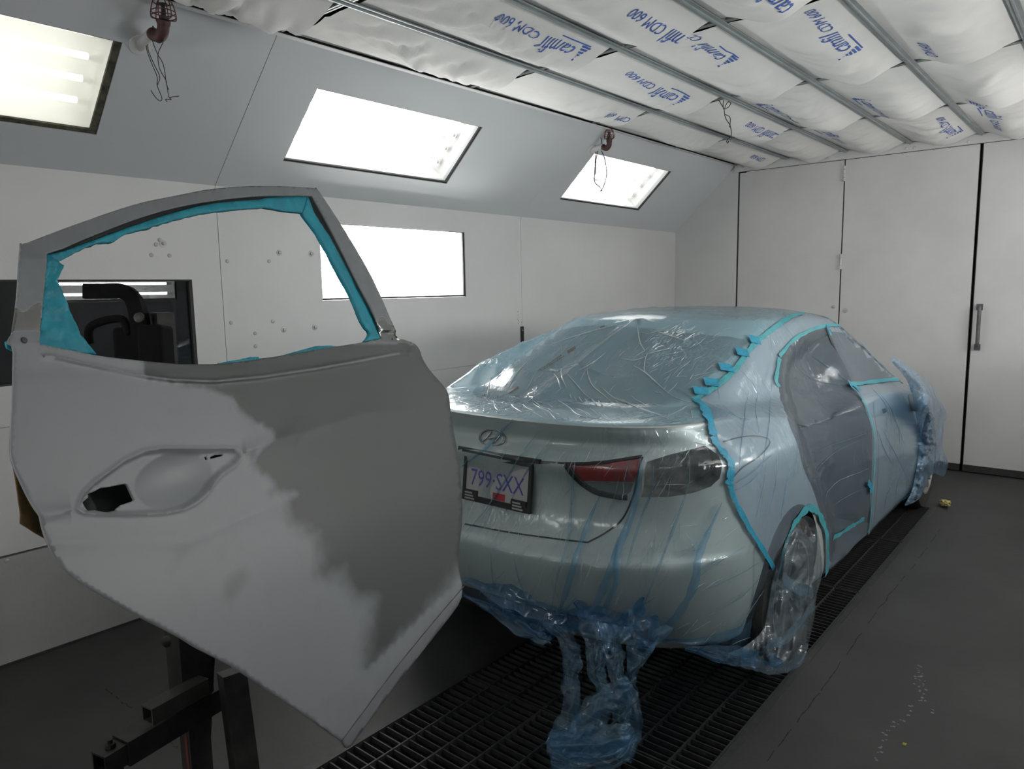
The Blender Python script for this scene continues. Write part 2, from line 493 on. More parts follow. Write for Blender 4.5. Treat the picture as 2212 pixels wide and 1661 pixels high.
for nm, x0, x1 in doors:
    d = struct(nm)
    MB().box((x0, YB + .003, 0.062), (x1, YB + .045, 2.615)).build('door_leaf', M_DOORPAINT, d)
    MB().box((x0 + .002, YB - .008, 0.008), (x1 - .002, YB + .04, 0.06)).build('bottom_seal', M_GASKET, d)
    if nm == 'door_1':
        for zz in (2.50, 1.745, 0.55):
            hh = MB()
            for k in range(4):
                hh.lathe((-1.936, YB - .008, zz - .065 + k * .033), (0, 0, 1), [(0.010, 0), (0.011, .001), (0.011, .030), (0.010, .031)], 12)
            hh.box((-1.965, YB - .001, zz - .065), (-1.94, YB + .003, zz + .065)); hh.box((-1.932, YB - .001, zz - .065), (-1.905, YB + .003, zz + .065))
            hh.build('hinge', M_WALL, d, 40)
        MB().box((-2.884, YB - .004, 2.606), (-2.815, YB + .002, 2.620)).build('torn_seal', M_BLACK, d)
        MB().box((-2.888, YB - .001, 0.06), (-2.878, YB + .02, 2.615)).build('edge_strip', M_GASKET, d)
        MB().lathe((-1.985, YB + .003, 1.35), (0, -1, 0), [(0.016, 0), (0.015, .004), (0.007, .007)], 14).build('bolt', M_SCREW, d, 40)
    if nm == 'door_2':
        MB().lathe((-1.885, YB + .003, 1.315), (0, -1, 0), [(0.022, 0), (0.021, .004), (0.010, .005), (0.009, .010)], 14).build('bolt', M_SCREW, d, 40)
    if nm == 'door_3':
        M_HANDLE = mat('grey_pull_handle', (0.13, 0.13, 0.135), 0.45, metal=0.4, var=0.3, vscale=20)
        hb = MB()
        pts = arc_pts([(-.872, YB, 1.345), (-.872, YB - .035, 1.350), (-.868, YB - .05, 1.32), (-.868, YB - .05, 1.19), (-.868, YB - .05, 1.065), (-.872, YB - .035, 1.035), (-.872, YB, 1.04)], 5)
        hb.tube(pts, 0.014, 10)
        hb.box((-.895, YB - .006, 1.325), (-.852, YB + .004, 1.375)); hb.box((-.895, YB - .006, 1.005), (-.852, YB + .004, 1.055))
        hb.build('door_handle', M_HANDLE, d, 40)
        MB().box((-.922, YB - .002, .06), (-.917, YB + .003, 2.615)).build('edge_strip', M_GASKET, d)

# ------------------------------------------------------------------ floor with the grated pit
GX0, GX1, GY0, GY1 = -1.945, -0.915, 0.20, 5.605
fl = MB()
fl.box((XL - .1, YF - .1, -0.1), (GX0, YB + .1, 0)); fl.box((GX1, YF - .1, -0.1), (XR + .1, YB + .1, 0))
fl.box((GX0, YF - .1, -0.1), (GX1, GY0, 0)); fl.box((GX0, GY1, -0.1), (GX1, YB + .1, 0))
floor_ob = fl.build('floor', M_CONC); floor_ob['kind'] = 'structure'
pt = MB()
pt.box((GX0 - .02, GY0 - .02, -.62), (GX1 + .02, GY1 + .02, -.60))
pt.box((GX0 - .02, GY0 - .02, -.60), (GX0 - .0, GY1 + .02, -.1)); pt.box((GX1, GY0 - .02, -.60), (GX1 + .02, GY1 + .02, -.1))
pt.box((GX0, GY0 - .02, -.60), (GX1, GY0, -.1)); pt.box((GX0, GY1, -.60), (GX1, GY1 + .02, -.1))
p_ = pt.build('floor_pit', M_PIT); p_['kind'] = 'structure'

ys = [GY0, 1.10, 2.00, 2.90, 3.805, 4.735, GY1]
glabels = ['dark steel floor grate nearest the camera, under the hanging car door',
           'dark steel floor grate with bunched blue film lying on it, behind the rear bumper',
           'dark steel floor grate under the rear bumper of the wrapped car',
           'dark steel floor grate beside the rear wheel of the wrapped car',
           'dark steel floor grate beside the doors of the wrapped car',
           'dark steel floor grate farthest back, ending by the front wheel']
slat_w = (GX1 - GX0) - 0.03
slat = MB().box((-slat_w / 2, -.0025, -.026), (slat_w / 2, .0025, -.003)).mesh('cross_slat')
for gi in range(6):
    a, b = ys[gi] + .004, ys[gi + 1] - .004
    gt = thing('floor_grate', glabels[gi], 'floor grate', ((GX0 + GX1) / 2, (a + b) / 2, 0), 'floor grates over the pit')
    fr = MB()
    dx = 0.006 * (1 if gi % 2 else -1) * 0.5
    fr.box((GX0 + .006, a, -.034), (GX0 + .014, b, .002)); fr.box((GX1 - .014, a, -.034), (GX1 - .006, b, .002))
    fr.box((GX0 + .014, a, -.032), (GX1 - .014, a + .006, .001)); fr.box((GX0 + .014, b - .006, -.032), (GX1 - .014, b, .001))
    fr.build('grate_frame', M_STEEL, gt)
    bar = MB().box((-.003, a + .007, -.030), (.003, b - .007, .001)).mesh('bearing_bar')
    for k in range(1, 8):
        o = link('bearing_bar', bar, M_STEEL, gt); o.location = (GX0 + (GX1 - GX0) * k / 8 + dx, 0, 0)
    n = int((b - a) / 0.0345)
    for k in range(1, n):
        o = link('cross_slat', slat, M_STEEL, gt)
        o.location = ((GX0 + GX1) / 2, a + (b - a) * k / n, 0)
ed = MB()
ed.box((GX1 - .005, GY0, -.05), (GX1 + .022, GY1, .0015)); ed.box((GX0 - .022, GY0, -.05), (GX0 + .005, GY1, .0015)); ed.box((GX0 - .02, GY1, -.05), (GX1 + .022, GY1 + .02, .0015))
e_ = ed.build('trim_1', M_STEEL); e_['kind'] = 'structure'

# ------------------------------------------------------------------ ceiling: slab, rails, filter pads
cl = struct('ceiling')
MB().box((XL, YF - .05, 2.86), (XR, YB + .06, 2.90)).build('ceiling_slab', M_PLENUM, cl)
sides = MB()
sides.box((XSL - .05, YF - .05, ZC + .012), (XSL - .012, YB, 2.86)); sides.box((XSR + .012, YF - .05, ZC + .012), (XSR + .05, YB, 2.86))
sides.build('plenum_side', M_PLENUM, cl)
MB().box((XSL - .01, YF, ZC + .01), (XSR + .01, 0.66, ZC + .03)).build('near_ceiling_panel', M_WALL, cl)
RX = [-2.926, -2.430, -1.925, -1.425, -0.930, -0.430, 0.066]
RY = [0.69, 1.925, 3.145, 4.385, 5.60, 6.835]
for x in RX[1:-1]:
    r = MB()
    r.box((x - .022, 0.66, ZC), (x + .022, YB - .036, ZC + .004)); r.box((x - .004, 0.66, ZC - .008), (x + .004, YB - .036, ZC + .0)); r.box((x - .004, 0.66, ZC + .004), (x + .004, YB - .036, ZC + .05))
    r.build('ceiling_rail', M_GALV, cl)
for j, y in enumerate(RY[:-1]):
    for i in range(6):
        r = MB()
        r.box((RX[i] + .023, y - .012, ZC + .004), (RX[i + 1] - .023, y + .012, ZC + .008)); r.box((RX[i] + .023, y - .003, ZC + .004), (RX[i + 1] - .023, y + .003, ZC + .04))
        r.build('cross_rail', M_GALV, cl)
for x0, x1 in ((XSL - .002, XSL + .028), (XSR - .028, XSR + .002)):
    MB().box((x0, YF, ZC - .004), (x1, YB - .036, ZC + .0)).build('edge_angle', M_WALL, cl)

M_PAD = mat('filter_fabric', (0.80, 0.795, 0.77), 0.9, var=0.04, vscale=3, bump=0.10, bscale=220)
M_INK = mat('blue_ink', (0.055, 0.12, 0.42), 0.7, var=0.15, vscale=60)

def pad_fn(i, j):
    x0, x1 = RX[i] + .012, RX[i + 1] - .012
    y0, y1 = RY[j] + .050, RY[j + 1] - .030
    if i == 0: x0 = RX[0] + .02
    r = random.Random(i * 31 + j * 7)
    sag = r.uniform(.068, .082); wr = r.uniform(1.2, 1.9)
    if i == 0 and j <= 1: wr = 4.2
    if i == 1 and j == 1: wr = 2.6
    sd = r.uniform(0, 50)
    def fz(x, y):
        u = (x - x0) / (x1 - x0); v = (y - y0) / (y1 - y0)
        s = max(0.0, math.sin(PI * min(1, max(0, u)))) ** 1.8
        e = 0.12 + 0.88 * smoothstep(-.05, .75, v)
        # creases that run across the pad, fanning from its edges
        q = nz(u * 1.6 + sd, v * 9.0 + nz(u * 3, v * 2, sd) * 1.6, sd)
        q2 = nz(u * 3 + sd, v * 26.0 + u * 6, sd + 9)
        crease = (-abs(q) * 2 + 0.5) * 0.010 * wr + q2 * 0.0022 * wr
        edge = s * min(1, 4 * min(v + .15, 1.15 - v))
        return ZC + .014 - sag * s * e + crease * edge
    return (x0, x1, y0, y1), fz

def write(body, size, shear=0.0, cond=1.0):
    c = bpy.data.curves.new('t', 'FONT'); c.body = body; c.size = size; c.shear = shear; c.resolution_u = 2
    o = bpy.data.objects.new('t', c); COL.objects.link(o)
    dg = bpy.context.evaluated_depsgraph_get()
    me = bpy.data.meshes.new_from_object(o.evaluated_get(dg))
    bpy.data.objects.remove(o)
    bm = bmesh.new(); bm.from_mesh(me)
    bmesh.ops.triangulate(bm, faces=bm.faces)
    vs = [(v.co.x * cond, v.co.y) for v in bm.verts]; fs = [tuple(v.index for v in f.verts) for f in bm.faces]
    bm.free(); bpy.data.meshes.remove(me)
    return vs, fs

def flat_logo():
    """name with a pleated triangle before it and a swoosh line under, then the filter type"""
    V, F = [], []
    def add(vs, fs, dx=0, dy=0):
        o = len(V)
        V.extend((x + dx, y + dy) for x, y in vs); F.extend(tuple(i + o for i in f) for f in fs)
    for k in range(6):                      # pleats of the triangle, as stripes of growing length
        y = -0.018 + k * 0.017
        x1 = 0.075 - k * 0.0095
        x0 = 0.004 + k * 0.0065
        add([(x0, y), (x1, y), (x1 - .006, y + .011), (x0 + .004, y + .011)], [(0, 1, 2, 3)])
    add(*write('camfil', 0.118, 0.12, 0.86), 0.088, 0.0)
    add([(0.02, -.030), (0.245, -.030), (0.245, -.023), (0.02, -.023)], [(0, 1, 2, 3)])
    w2 = max(x for x, y in V)
    add(*write('CDM 600', 0.074, 0.0, 0.92), w2 + 0.035, 0.0)
    return V, F
LOGO = flat_logo()
LOGO_END = write('CDM 600', 0.074, 0.0, 0.92)

def print_on(parent, fz, vsfs, x, y, way, clip, scale=1.0):
    """way -1: reads towards the camera, +1: reads towards the back doors; flat print just under the fabric"""
    vs, fs = vsfs
    P = []
    for a, b in vs:
        a *= scale; b *= scale
        X, Y = (x - b, y - a) if way < 0 else (x + b, y + a)
        P.append((X, Y, 0))
    keep = [f for f in fs if all(clip[0] < P[i][0] < clip[1] and clip[2] < P[i][1] < clip[3] for i in f)]
    # cut long faces so that the print follows the sag
    bm = bmesh.new()
    bv = [bm.verts.new(p) for p in P]
    for f in keep:
        try: bm.faces.new([bv[i] for i in f])
        except ValueError: pass
    bmesh.ops.subdivide_edges(bm, edges=[e for e in bm.edges if e.calc_length() > 0.03], cuts=2)
    bmesh.ops.delete(bm, geom=[v for v in bm.verts if not v.link_faces], context='VERTS')
    for v in bm.verts: v.co.z = fz(v.co.x, v.co.y) - 0.0022
    me = bpy.data.meshes.new('printed_lettering'); bm.to_mesh(me); bm.free()
    return link('printed_lettering', me, M_INK, parent, kind='stuff')

rown = ['fifth row from back doors', 'fourth row from back doors', 'third row from back doors', 'second row from back doors', 'row touching back doors']
coln = ['beside sloped wall', 'second from sloped wall', 'third from sloped wall', 'fourth from sloped wall', 'fifth from sloped wall', 'sixth from sloped wall']
PRINTS = {  # (column, row): list of (what, x, y, way)
    (1, 1): [('full', -2.030, 3.03, -1)], (2, 1): [('full', -1.560, 3.30, -1)], (3, 1): [('full', -1.07, 3.14, -1)],
    (1, 2): [('full', -2.065, 4.12, -1)], (2, 2): [('full', -1.575, 3.66, -1)], (3, 2): [('full', -1.065, 3.90, -1)], (0, 2): [('end', -2.565, 4.335, -1)],
    (4, 2): [('end', -0.78, 4.25, -1)], (5, 2): [('end', -0.45, 4.22, -1)],
    (1, 3): [('full', -2.04, 5.66, -1)], (2, 3): [('full', -1.845, 4.66, 1)], (3, 3): [('full', -1.345, 4.93, 1)], (4, 3): [('full', -0.80, 5.40, 1)],
    (2, 4): [('full', -1.825, 5.70, 1)], (0, 4): [('end', -2.53, 6.60, -1)], (3, 4): [('full', -1.04, 6.55, -1)], (4, 4): [('full', -0.80, 5.78, 1)],
}
for j in range(5):
    for i in range(6):
        (x0, x1, y0, y1), fz = pad_fn(i, j)
        has = (i, j) in PRINTS
        t = thing('ceiling_filter', 'sagging %s ceiling filter, %s, %s' % ('blue-printed' if has else 'plain white', coln[i], rown[j]), 'filter',
                  ((x0 + x1) / 2, (y0 + y1) / 2, ZC), 'ceiling filter pads')
        nx, ny = 14, 64
        P = [[(x0 + (x1 - x0) * a / nx, y0 + (y1 - y0) * b / ny, fz(x0 + (x1 - x0) * a / nx, y0 + (y1 - y0) * b / ny)) for a in range(nx + 1)] for b in range(ny + 1)]
        mb = MB().grid(P, flip=True)
        top = [[(p[0], p[1], ZC + .03) for p in row] for row in (P[0], P[-1])]
        mb.grid([top[1], P[-1]])
        mb.build('pad', M_PAD, t, 60)
        for what, x, y, way in PRINTS.get((i, j), []):
            print_on(t, fz, LOGO if what == 'full' else LOGO_END, x, y, way, (x0 + .01, x1 - .01, y0 + .01, y1 - .005))
# ------------------------------------------------------------------ polygons, triangulated patches
def inside(poly, x, y):
    r = False; k = len(poly); j = k - 1
    for i in range(k):
        xi, yi = poly[i]; xj, yj = poly[j]
        if (yi > y) != (yj > y) and x < (xj - xi) * (y - yi) / (yj - yi) + xi: r = not r
        j = i
    return r

def dist_poly(pts, x, y, closed=True):
    P = np.asarray(pts, float)
    A = P if closed else P[:-1]
    B = np.roll(P, -1, 0) if closed else P[1:]
    d = B - A; q = np.array([x, y]) - A
    t = np.clip((q * d).sum(1) / np.maximum((d * d).sum(1), 1e-12), 0, 1)
    e = q - d * t[:, None]
    return float(np.sqrt((e * e).sum(1)).min())

def densify(pts, step, closed=True):
    P = [np.array(p, float) for p in pts]; out = []
    k = len(P)
    for i in range(k if closed else k - 1):
        a, b = P[i], P[(i + 1) % k]
        n = max(1, int(math.ceil(np.linalg.norm(b - a) / step)))
        for j in range(n): out.append(tuple(a + (b - a) * j / n))
    if not closed: out.append(tuple(P[-1]))
    return out

def tri_patch(outer, holes=(), step=10.0, fine=None):
    """constrained Delaunay mesh of a polygon with holes; fine: list of (polygon, step). Returns (points2d, triangles)"""
    loops = [densify(outer, step)] + [densify(h, step) for h in holes]
    pts, edges = [], []
    for lp in loops:
        o = len(pts); pts += lp
        edges += [(o + i, o + (i + 1) % len(lp)) for i in range(len(lp))]
    xs = [p[0] for p in outer]; ys_ = [p[1] for p in outer]
    allp = np.array(pts)
    def seed(st, region=None, skip=None):
        x0, x1, y0, y1 = (min(xs), max(xs), min(ys_), max(ys_)) if region is None else (min(p[0] for p in region), max(p[0] for p in region), min(p[1] for p in region), max(p[1] for p in region))
        r = 0; y = y0 + st / 2
        while y < y1:
            x = x0 + st / 2 + (st / 2 if r % 2 else 0)
            while x < x1:
                if inside(outer, x, y) and not any(inside(h, x, y) for h in holes) and (region is None or inside(region, x, y)) and not (skip and any(inside(s, x, y) for s in skip)):
                    if np.min(np.abs(allp[:, 0] - x) + np.abs(allp[:, 1] - y)) > st * 0.55:
                        pts.append((x, y))
                x += st
            y += st * 0.866; r += 1
    seed(step, None, [f[0] for f in fine] if fine else None)
    for i_, (reg, st) in enumerate(fine or []): seed(st, reg, [g[0] for g in fine[i_ + 1:]])
    V, E_, F, *_ = delaunay_2d_cdt([Vector(p) for p in pts], edges, [], 1 if not holes else 0, 1e-6)
    out = []
    for f in F:
        c = [sum(V[i][k] for i in f) / len(f) for k in (0, 1)]
        if inside(outer, *c) and not any(inside(h, *c) for h in holes): out.append(tuple(f))
    return [(v[0], v[1]) for v in V], out

# ------------------------------------------------------------------ the unhung rear door on its stand
DO = np.array([-1.25929, 1.31544, 0.74043]); DU = np.array([0.31772, -0.94561, 0.06978]); DV = np.array([-0.27957, -0.02311, 0.95985])
DN = -np.cross(DU, DV)
def door_g(a, b):
    g = 0.028 * math.sin(PI * min(1, max(0, (b + .05) / .72)))
    if b > .66: g -= .10 * (b - .66) + .06 * (b - .66) ** 2
    g -= 0.02 * (a - .5) ** 2
    return g
def door_ab(px, py, off=0.0):
    d = ray(px, py); g = off
    for _ in range(6):
        t = DN.dot(DO + DN * g - CAM) / DN.dot(d)
        P = CAM + d * t - DO
        a, b = DU.dot(P), DV.dot(P)
        g = door_g(a, b) + off
    return a, b
def door_pt(a, b, off=0.0):
    return DO + DU * a + DV * b + DN * (door_g(a, b) + off)

def zo(pts, s, ox, oy): return [(x / s + ox, y / s + oy) for x, y in pts]
FRAME_OUT = ([(27, 721), (38, 640), (45, 533)] + zo([(200, 500), (600, 350), (1000, 215), (1300, 150), (1600, 95), (1938, 75)], 3.46, 0, 380) +
             zo([(600, 84), (690, 94), (718, 108), (880, 350), (1000, 545), (1100, 720), (1180, 885), (1250, 1050), (1310, 1180), (1326, 1212)], 3.46, 480, 380))
FRAME_IN = ([(85, 739), (92, 663), (100, 582), (101, 548)] + zo([(480, 540), (650, 465), (1000, 330), (1300, 240), (1600, 185), (1938, 150)], 3.46, 0, 380) +
            zo([(590, 148), (672, 150), (830, 440), (1000, 780), (1120, 1010), (1205, 1210)], 3.46, 480, 380))
BELT_TOP = (zo([(720, 1330), (900, 1355), (1300, 1395), (1480, 1400)], 3.46, 0, 380) + zo([(0, 1397), (300, 1362), (700, 1297), (1100, 1233)], 3.46, 480, 380))
BODY_R = (zo([(1380, 1220), (1440, 1255), (1475, 1300), (1500, 1370), (1550, 1450), (1620, 1530), (1668, 1588), (1685, 1622)], 3.46, 480, 380) +
          [(972, 880), (984, 960), (992, 1010), (998, 1070), (998, 1131), (991, 1187), (991, 1223), (994, 1245), (999, 1271), (997, 1306)] +
          zo([(1100, 975), (930, 1200), (740, 1465), (700, 1525), (665, 1547), (640, 1540), (600, 1512), (400, 1370), (200, 1232), (0, 1100)], 2.513, 500, 1000))
BODY_L = (zo([(1330, 465), (1200, 385), (900, 230), (650, 85), (520, 0)], 3.16, 0, 1250) +
          zo([(480, 1290), (370, 1130), (300, 930), (200, 720), (110, 520), (85, 420), (84, 300), (92, 160), (100, 50)], 3.534, 0, 860) + [(30, 820), (31, 760), (28, 746), (18, 741), (20, 731)])
OUT_PX = arc_pts(FRAME_OUT, 4) + arc_pts(BODY_R[:8], 3) + [tuple(p) for p in arc_pts(BODY_R[8:], 3)] + [tuple(p) for p in arc_pts(BODY_L[:14], 4)] + BODY_L[14:]
HOLE_PX = [tuple(p) for p in arc_pts(FRAME_IN[:4], 3)] + [tuple(p) for p in arc_pts(FRAME_IN[4:11], 4)] + [tuple(p) for p in arc_pts(FRAME_IN[11:], 4)] + [tuple(p) for p in arc_pts(BELT_TOP[::-1], 4)]
OUT_PX = [tuple(p) for p in OUT_PX]
HANDLE = zo([(588, 850), (602, 785), (640, 720), (720, 640), (850, 545), (950, 472), (1100, 405), (1250, 382), (1400, 384), (1550, 388), (1700, 380), (1800, 385), (1840, 412), (1845, 450),
             (1800, 512), (1700, 575), (1640, 640), (1580, 730), (1500, 800), (1400, 850), (1250, 880), (1000, 892), (750, 890), (640, 878)], 3.534, 0, 860)
H_HOLE = zo([(650, 790), (695, 752), (690, 725), (740, 706), (790, 678), (850, 672), (975, 647), (992, 655), (1045, 768), (1035, 780), (950, 808), (915, 835), (900, 853), (820, 868), (780, 858), (740, 850), (685, 856)], 3.534, 0, 860)
H_SLOT = zo([(1622, 445), (1660, 430), (1722, 424), (1715, 436), (1626, 458)], 3.534, 0, 860)
H_SLOT2 = zo([(1578, 445), (1594, 440), (1604, 460), (1588, 467)], 3.534, 0, 860)
LIP = zo([(400, 1350), (800, 1440), (1100, 1500), (1300, 1525), (1600, 1535)], 3.46, 0, 380) + zo([(300, 1500), (430, 1480), (700, 1440), (960, 1395), (1300, 1330), (1400, 1325)], 3.46, 480, 380)
HEM = [(1003, 1266), (938, 1342), (860, 1438), (800, 1518), (739, 1600)]
CREASE_H = [(100, 1112), (150, 1100), (525, 975), (600, 950), (760, 905), (967, 862)]
CREASE_L = [(400, 1172), (470, 1140), (560, 1106), (640, 1066), (800, 1010), (985, 960)]
BOWL_C, BOWL_RX, BOWL_RY = (1345 / 3.534, 860 + 620 / 3.534), 82, 62
dk = [(325, 812), (400, 830), (455, 838), (500, 860), (520, 880), (545, 905), (590, 932), (588, 950), (565, 968), (545, 985), (540, 1005), (565, 1020), (590, 1040), (592, 1060), (628, 1062), (640, 1068),
      (625, 1085), (630, 1120), (655, 1135), (690, 1150), (700, 1185), (705, 1235), (730, 1225), (745, 1215), (755, 1260), (780, 1290), (815, 1290), (812, 1330), (805, 1380), (798, 1440),
      (815, 1425), (850, 1385), (900, 1335), (950, 1280), (985, 1225), (1030, 1180), (1060, 900), (940, 690), (640, 730), (420, 770), (310, 770), (318, 800)]

def door_relief(px, py):
    o = 0.0
    # belt moulding set back above a rolled ridge
    if 90 < px < 885 and 715 < py < 850:
        ly = np.interp(px, [p[0] for p in LIP], [p[1] for p in LIP])
        dd = py - ly                      # negative above the ridge
        o += 0.004 * math.exp(-(dd / 5.0) ** 2) - 0.006 * smoothstep(3, -9, dd) if False else 0.004 * math.exp(-(dd / 5.0) ** 2) - 0.006 * smoothstep(-3, 9, -dd)
    # handle recess with a raised rim, deep scoop
    if 140 < px < 545 and 950 < py < 1130:
        ins = inside(HANDLE, px, py); de = dist_poly(HANDLE, px, py)
        if ins:
            o -= 0.0055 * smoothstep(1.5, 11, de)
            q = ((px - BOWL_C[0] + .30 * (py - BOWL_C[1])) / BOWL_RX) ** 2 + ((py - BOWL_C[1]) / BOWL_RY) ** 2
            if q < 1: o -= 0.012 * (1 - q)
        o += 0.0022 * math.exp(-(de / 4.0) ** 2)
    # body creases
    for line, amp, wd in ((CREASE_H, .004, 16), (CREASE_L, .0025, 22)):
        ly = np.interp(px, [p[0] for p in line], [p[1] for p in line])
        dd = py - ly
        k = 1.0
        if line is CREASE_H: k = 0.0 if 150 < px < 525 else (1.5 if px < 640 else 0.7)
        o += k * amp * math.exp(-abs(dd) / wd)
    # folded hem at the bottom
    hy = np.interp(px, [p[0] for p in HEM][::-1], [p[1] for p in HEM][::-1])
    if px > 735 and py > hy: o -= 0.00030 * (py - hy)
    if px > 735: o -= 0.0022 * math.exp(-((py - hy) / 2.2) ** 2)
    return o

t_door = thing('detached_car_door', 'unhung grey-primed car rear door on a stand, window edges taped turquoise', 'car door', tuple(DO), None)

def door_mesh(outer_px, holes_px, step, fine, off0, relief=True, attr=True, wob=0.0, wsc=60.0):
    """mesh in pixel-like chart of the door skin, then laid on its curved surface at true size"""
    pts, fs = tri_patch(outer_px, holes_px, step, fine)
    V = []; coatv = []; barev = []
    for px, py in pts:
        a, b = door_ab(px, py, off0)
        o = off0 + (door_relief(px, py) if relief else 0.0)
        if wob: o += wob * (nz(px / wsc, py / wsc, 3.3) + .6 * nz(px / wsc * 2.7, py / wsc * 2.7, 7.7))
        V.append(door_pt(a, b, o))
        if attr:
            d = dist_poly(dk, px, py)
            s = 1 if inside(dk, px, py) else -1
            frame = (py < 742 and not (px > 864)) and inside(OUT_PX, px, py)
            w_ = 13 + 30 * smoothstep(950, 1250, py)
            sd = s * d + 14 * nz(px / 45, py / 60, 1) + 9 * nz(px / 14, py / 26, 5)
            c = smoothstep(-w_, w_ * .6, sd)
            # rubbed streaks in the light primer
            c = max(c, .38 * smoothstep(.28, .55, nz(px / 70 + .3 * py / 60, py / 120, 8)) * smoothstep(1050, 1150, py) * (1 - smoothstep(1290, 1330, py)) * smoothstep(330, 480, px))
            if frame: c = .42 if px > 120 or py < 560 else .25
            if not frame and px < 870 and py < np.interp(px, [p[0] for p in LIP], [p[1] for p in LIP]) and px > 110:
                c = smoothstep(312, 322, px) * .95
            ly = np.interp(px, [p[0] for p in LIP], [p[1] for p in LIP])
            if not frame and 200 < px < 862: c = max(0, c - .75 * math.exp(-((py - ly) / 2.6) ** 2))  # highlight painted in: coat lightened along the lip ridge
            lowpoly = inside([(560, 1610), (800, 1440), (1010, 1235), (1020, 1320), (760, 1640)], px, py)
            if lowpoly: c = .12
            coatv.append(c)
            br = 0.0
            if px < 90 and py < 716 and py > 640:
                br = smoothstep(-4, 6, py - (655 + 14 * math.sin(px / 13.0 + 4.2) + .25 * (px - 40)))
            if px > 800 and py < 740: br = max(br, smoothstep(-4, 6, py - (693 + 9 * math.sin(px / 7.0))))
            barev.append(br)
    mb = MB().add(V, fs)
    me = mb.mesh('skin')
    me.calc_loop_triangles()
    # outward orientation
    n0 = sum((np.array(p.normal) * p.area for p in me.polygons), np.zeros(3))
    if n0.dot(DN) < 0: me.flip_normals()
    if attr:
        at = me.attributes.new('coat', 'FLOAT', 'POINT'); at.data.foreach_set('value', coatv)
        at = me.attributes.new('bare', 'FLOAT', 'POINT'); at.data.foreach_set('value', barev)
    return me

def primer_material():
    M = bpy.data.materials.new('primer_two_tone'); M.use_nodes = True
    nt = M.node_tree; N = nt.nodes; L = nt.links; b = N['Principled BSDF']
    at = N.new('ShaderNodeAttribute'); at.attribute_name = 'coat'
    ab = N.new('ShaderNodeAttribute'); ab.attribute_name = 'bare'
    tc = N.new('ShaderNodeTexCoord')
    n = N.new('ShaderNodeTexNoise'); n.inputs['Scale'].default_value = 28; n.inputs['Detail'].default_value = 8
    L.new(tc.outputs['Object'], n.inputs['Vector'])
    ma = N.new('ShaderNodeMath'); ma.operation = 'MULTIPLY_ADD'; ma.inputs[1].default_value = 0.35; L.new(n.outputs['Fac'], ma.inputs[0])
    sb = N.new('ShaderNodeMath'); sb.operation = 'SUBTRACT'; sb.inputs[1].default_value = 0.175; L.new(at.outputs['Fac'], sb.inputs[0])
    L.new(sb.outputs[0], ma.inputs[2])
    r = N.new('ShaderNodeValToRGB')
    e = r.color_ramp.elements
    e[0].position = 0.02; e[0].color = (0.30, 0.315, 0.33, 1)
    e[1].position = 0.92; e[1].color = (0.092, 0.10, 0.099, 1)
    k = r.color_ramp.elements.new(0.45); k.color = (0.205, 0.22, 0.23, 1)
    L.new(ma.outputs[0], r.inputs['Fac'])
    n2 = N.new('ShaderNodeTexNoise'); n2.inputs['Scale'].default_value = 2.5; n2.inputs['Detail'].default_value = 4
    L.new(tc.outputs['Object'], n2.inputs['Vector'])
    hs = N.new('ShaderNodeMix'); hs.data_type = 'RGBA'; hs.blend_type = 'MULTIPLY'; hs.inputs['Factor'].default_value = .18
    L.new(r.outputs['Color'], hs.inputs['A']); L.new(n2.outputs['Fac'], hs.inputs['B'])
    mx = N.new('ShaderNodeMix'); mx.data_type = 'RGBA'
    L.new(ab.outputs['Fac'], mx.inputs['Factor']); L.new(hs.outputs['Result'], mx.inputs['A']); mx.inputs['B'].default_value = (0.36, 0.36, 0.35, 1)
    L.new(mx.outputs['Result'], b.inputs['Base Color'])
    L.new(ab.outputs['Fac'], b.inputs['Metallic'])
    rr = N.new('ShaderNodeMapRange'); rr.inputs['To Min'].default_value = 0.42; rr.inputs['To Max'].default_value = 0.16
    L.new(ab.outputs['Fac'], rr.inputs['Value']); L.new(rr.outputs[0], b.inputs['Roughness'])
    return M
M_PRIMER = primer_material()
M_TAPE = mat('turquoise_tape', (0.008, 0.27, 0.36), 0.55, var=0.18, vscale=25, bump=0.25, bscale=70)
M_RUBBER = mat('black_rubber', (0.018, 0.020, 0.022), 0.45)
M_BROWN = mat('brown_masking_paper', (0.12, 0.075, 0.025), 0.8, var=0.3, vscale=12)
M_DARKSTEEL = mat('stand_steel', (0.035, 0.034, 0.034), 0.5, metal=0.5, var=0.4, vscale=18, bump=0.05)
M_PADBLACK = mat('black_padding', (0.007, 0.007, 0.008), 0.9, spec=0.1, var=0.2, vscale=30, bump=0.1)

fine = [(HANDLE_BIG, 4.0) for HANDLE_BIG in [[(130, 940), (560, 940), (560, 1135), (130, 1135)]]]
fine.append(([(10, 390), (880, 390), (880, 742), (700, 760), (10, 742)], 5.0))
fine.append(([(90, 742), (880, 733), (880, 800), (700, 835), (480, 835), (250, 830), (90, 800)], 5.5))
fine.append(([(x, y - 9) for x, y in LIP] + [(x, y + 9) for x, y in LIP[::-1]], 2.6))
me = door_mesh(OUT_PX, [HOLE_PX, H_HOLE, H_SLOT, H_SLOT2], 9.0, fine, 0.0)
sk = link('door_skin', me, M_PRIMER, t_door, 50)
sol = sk.modifiers.new('thickness', 'SOLIDIFY'); sol.thickness = 0.004; sol.offset = -1

sm_ = MB()
sm_.tube([door_pt(*door_ab(x, y), door_relief(x, y) + .0016) for x, y in arc_pts(HEM, 14)], .0011, 6)
sm_.build('hem_seam', M_RUBBER, t_door)
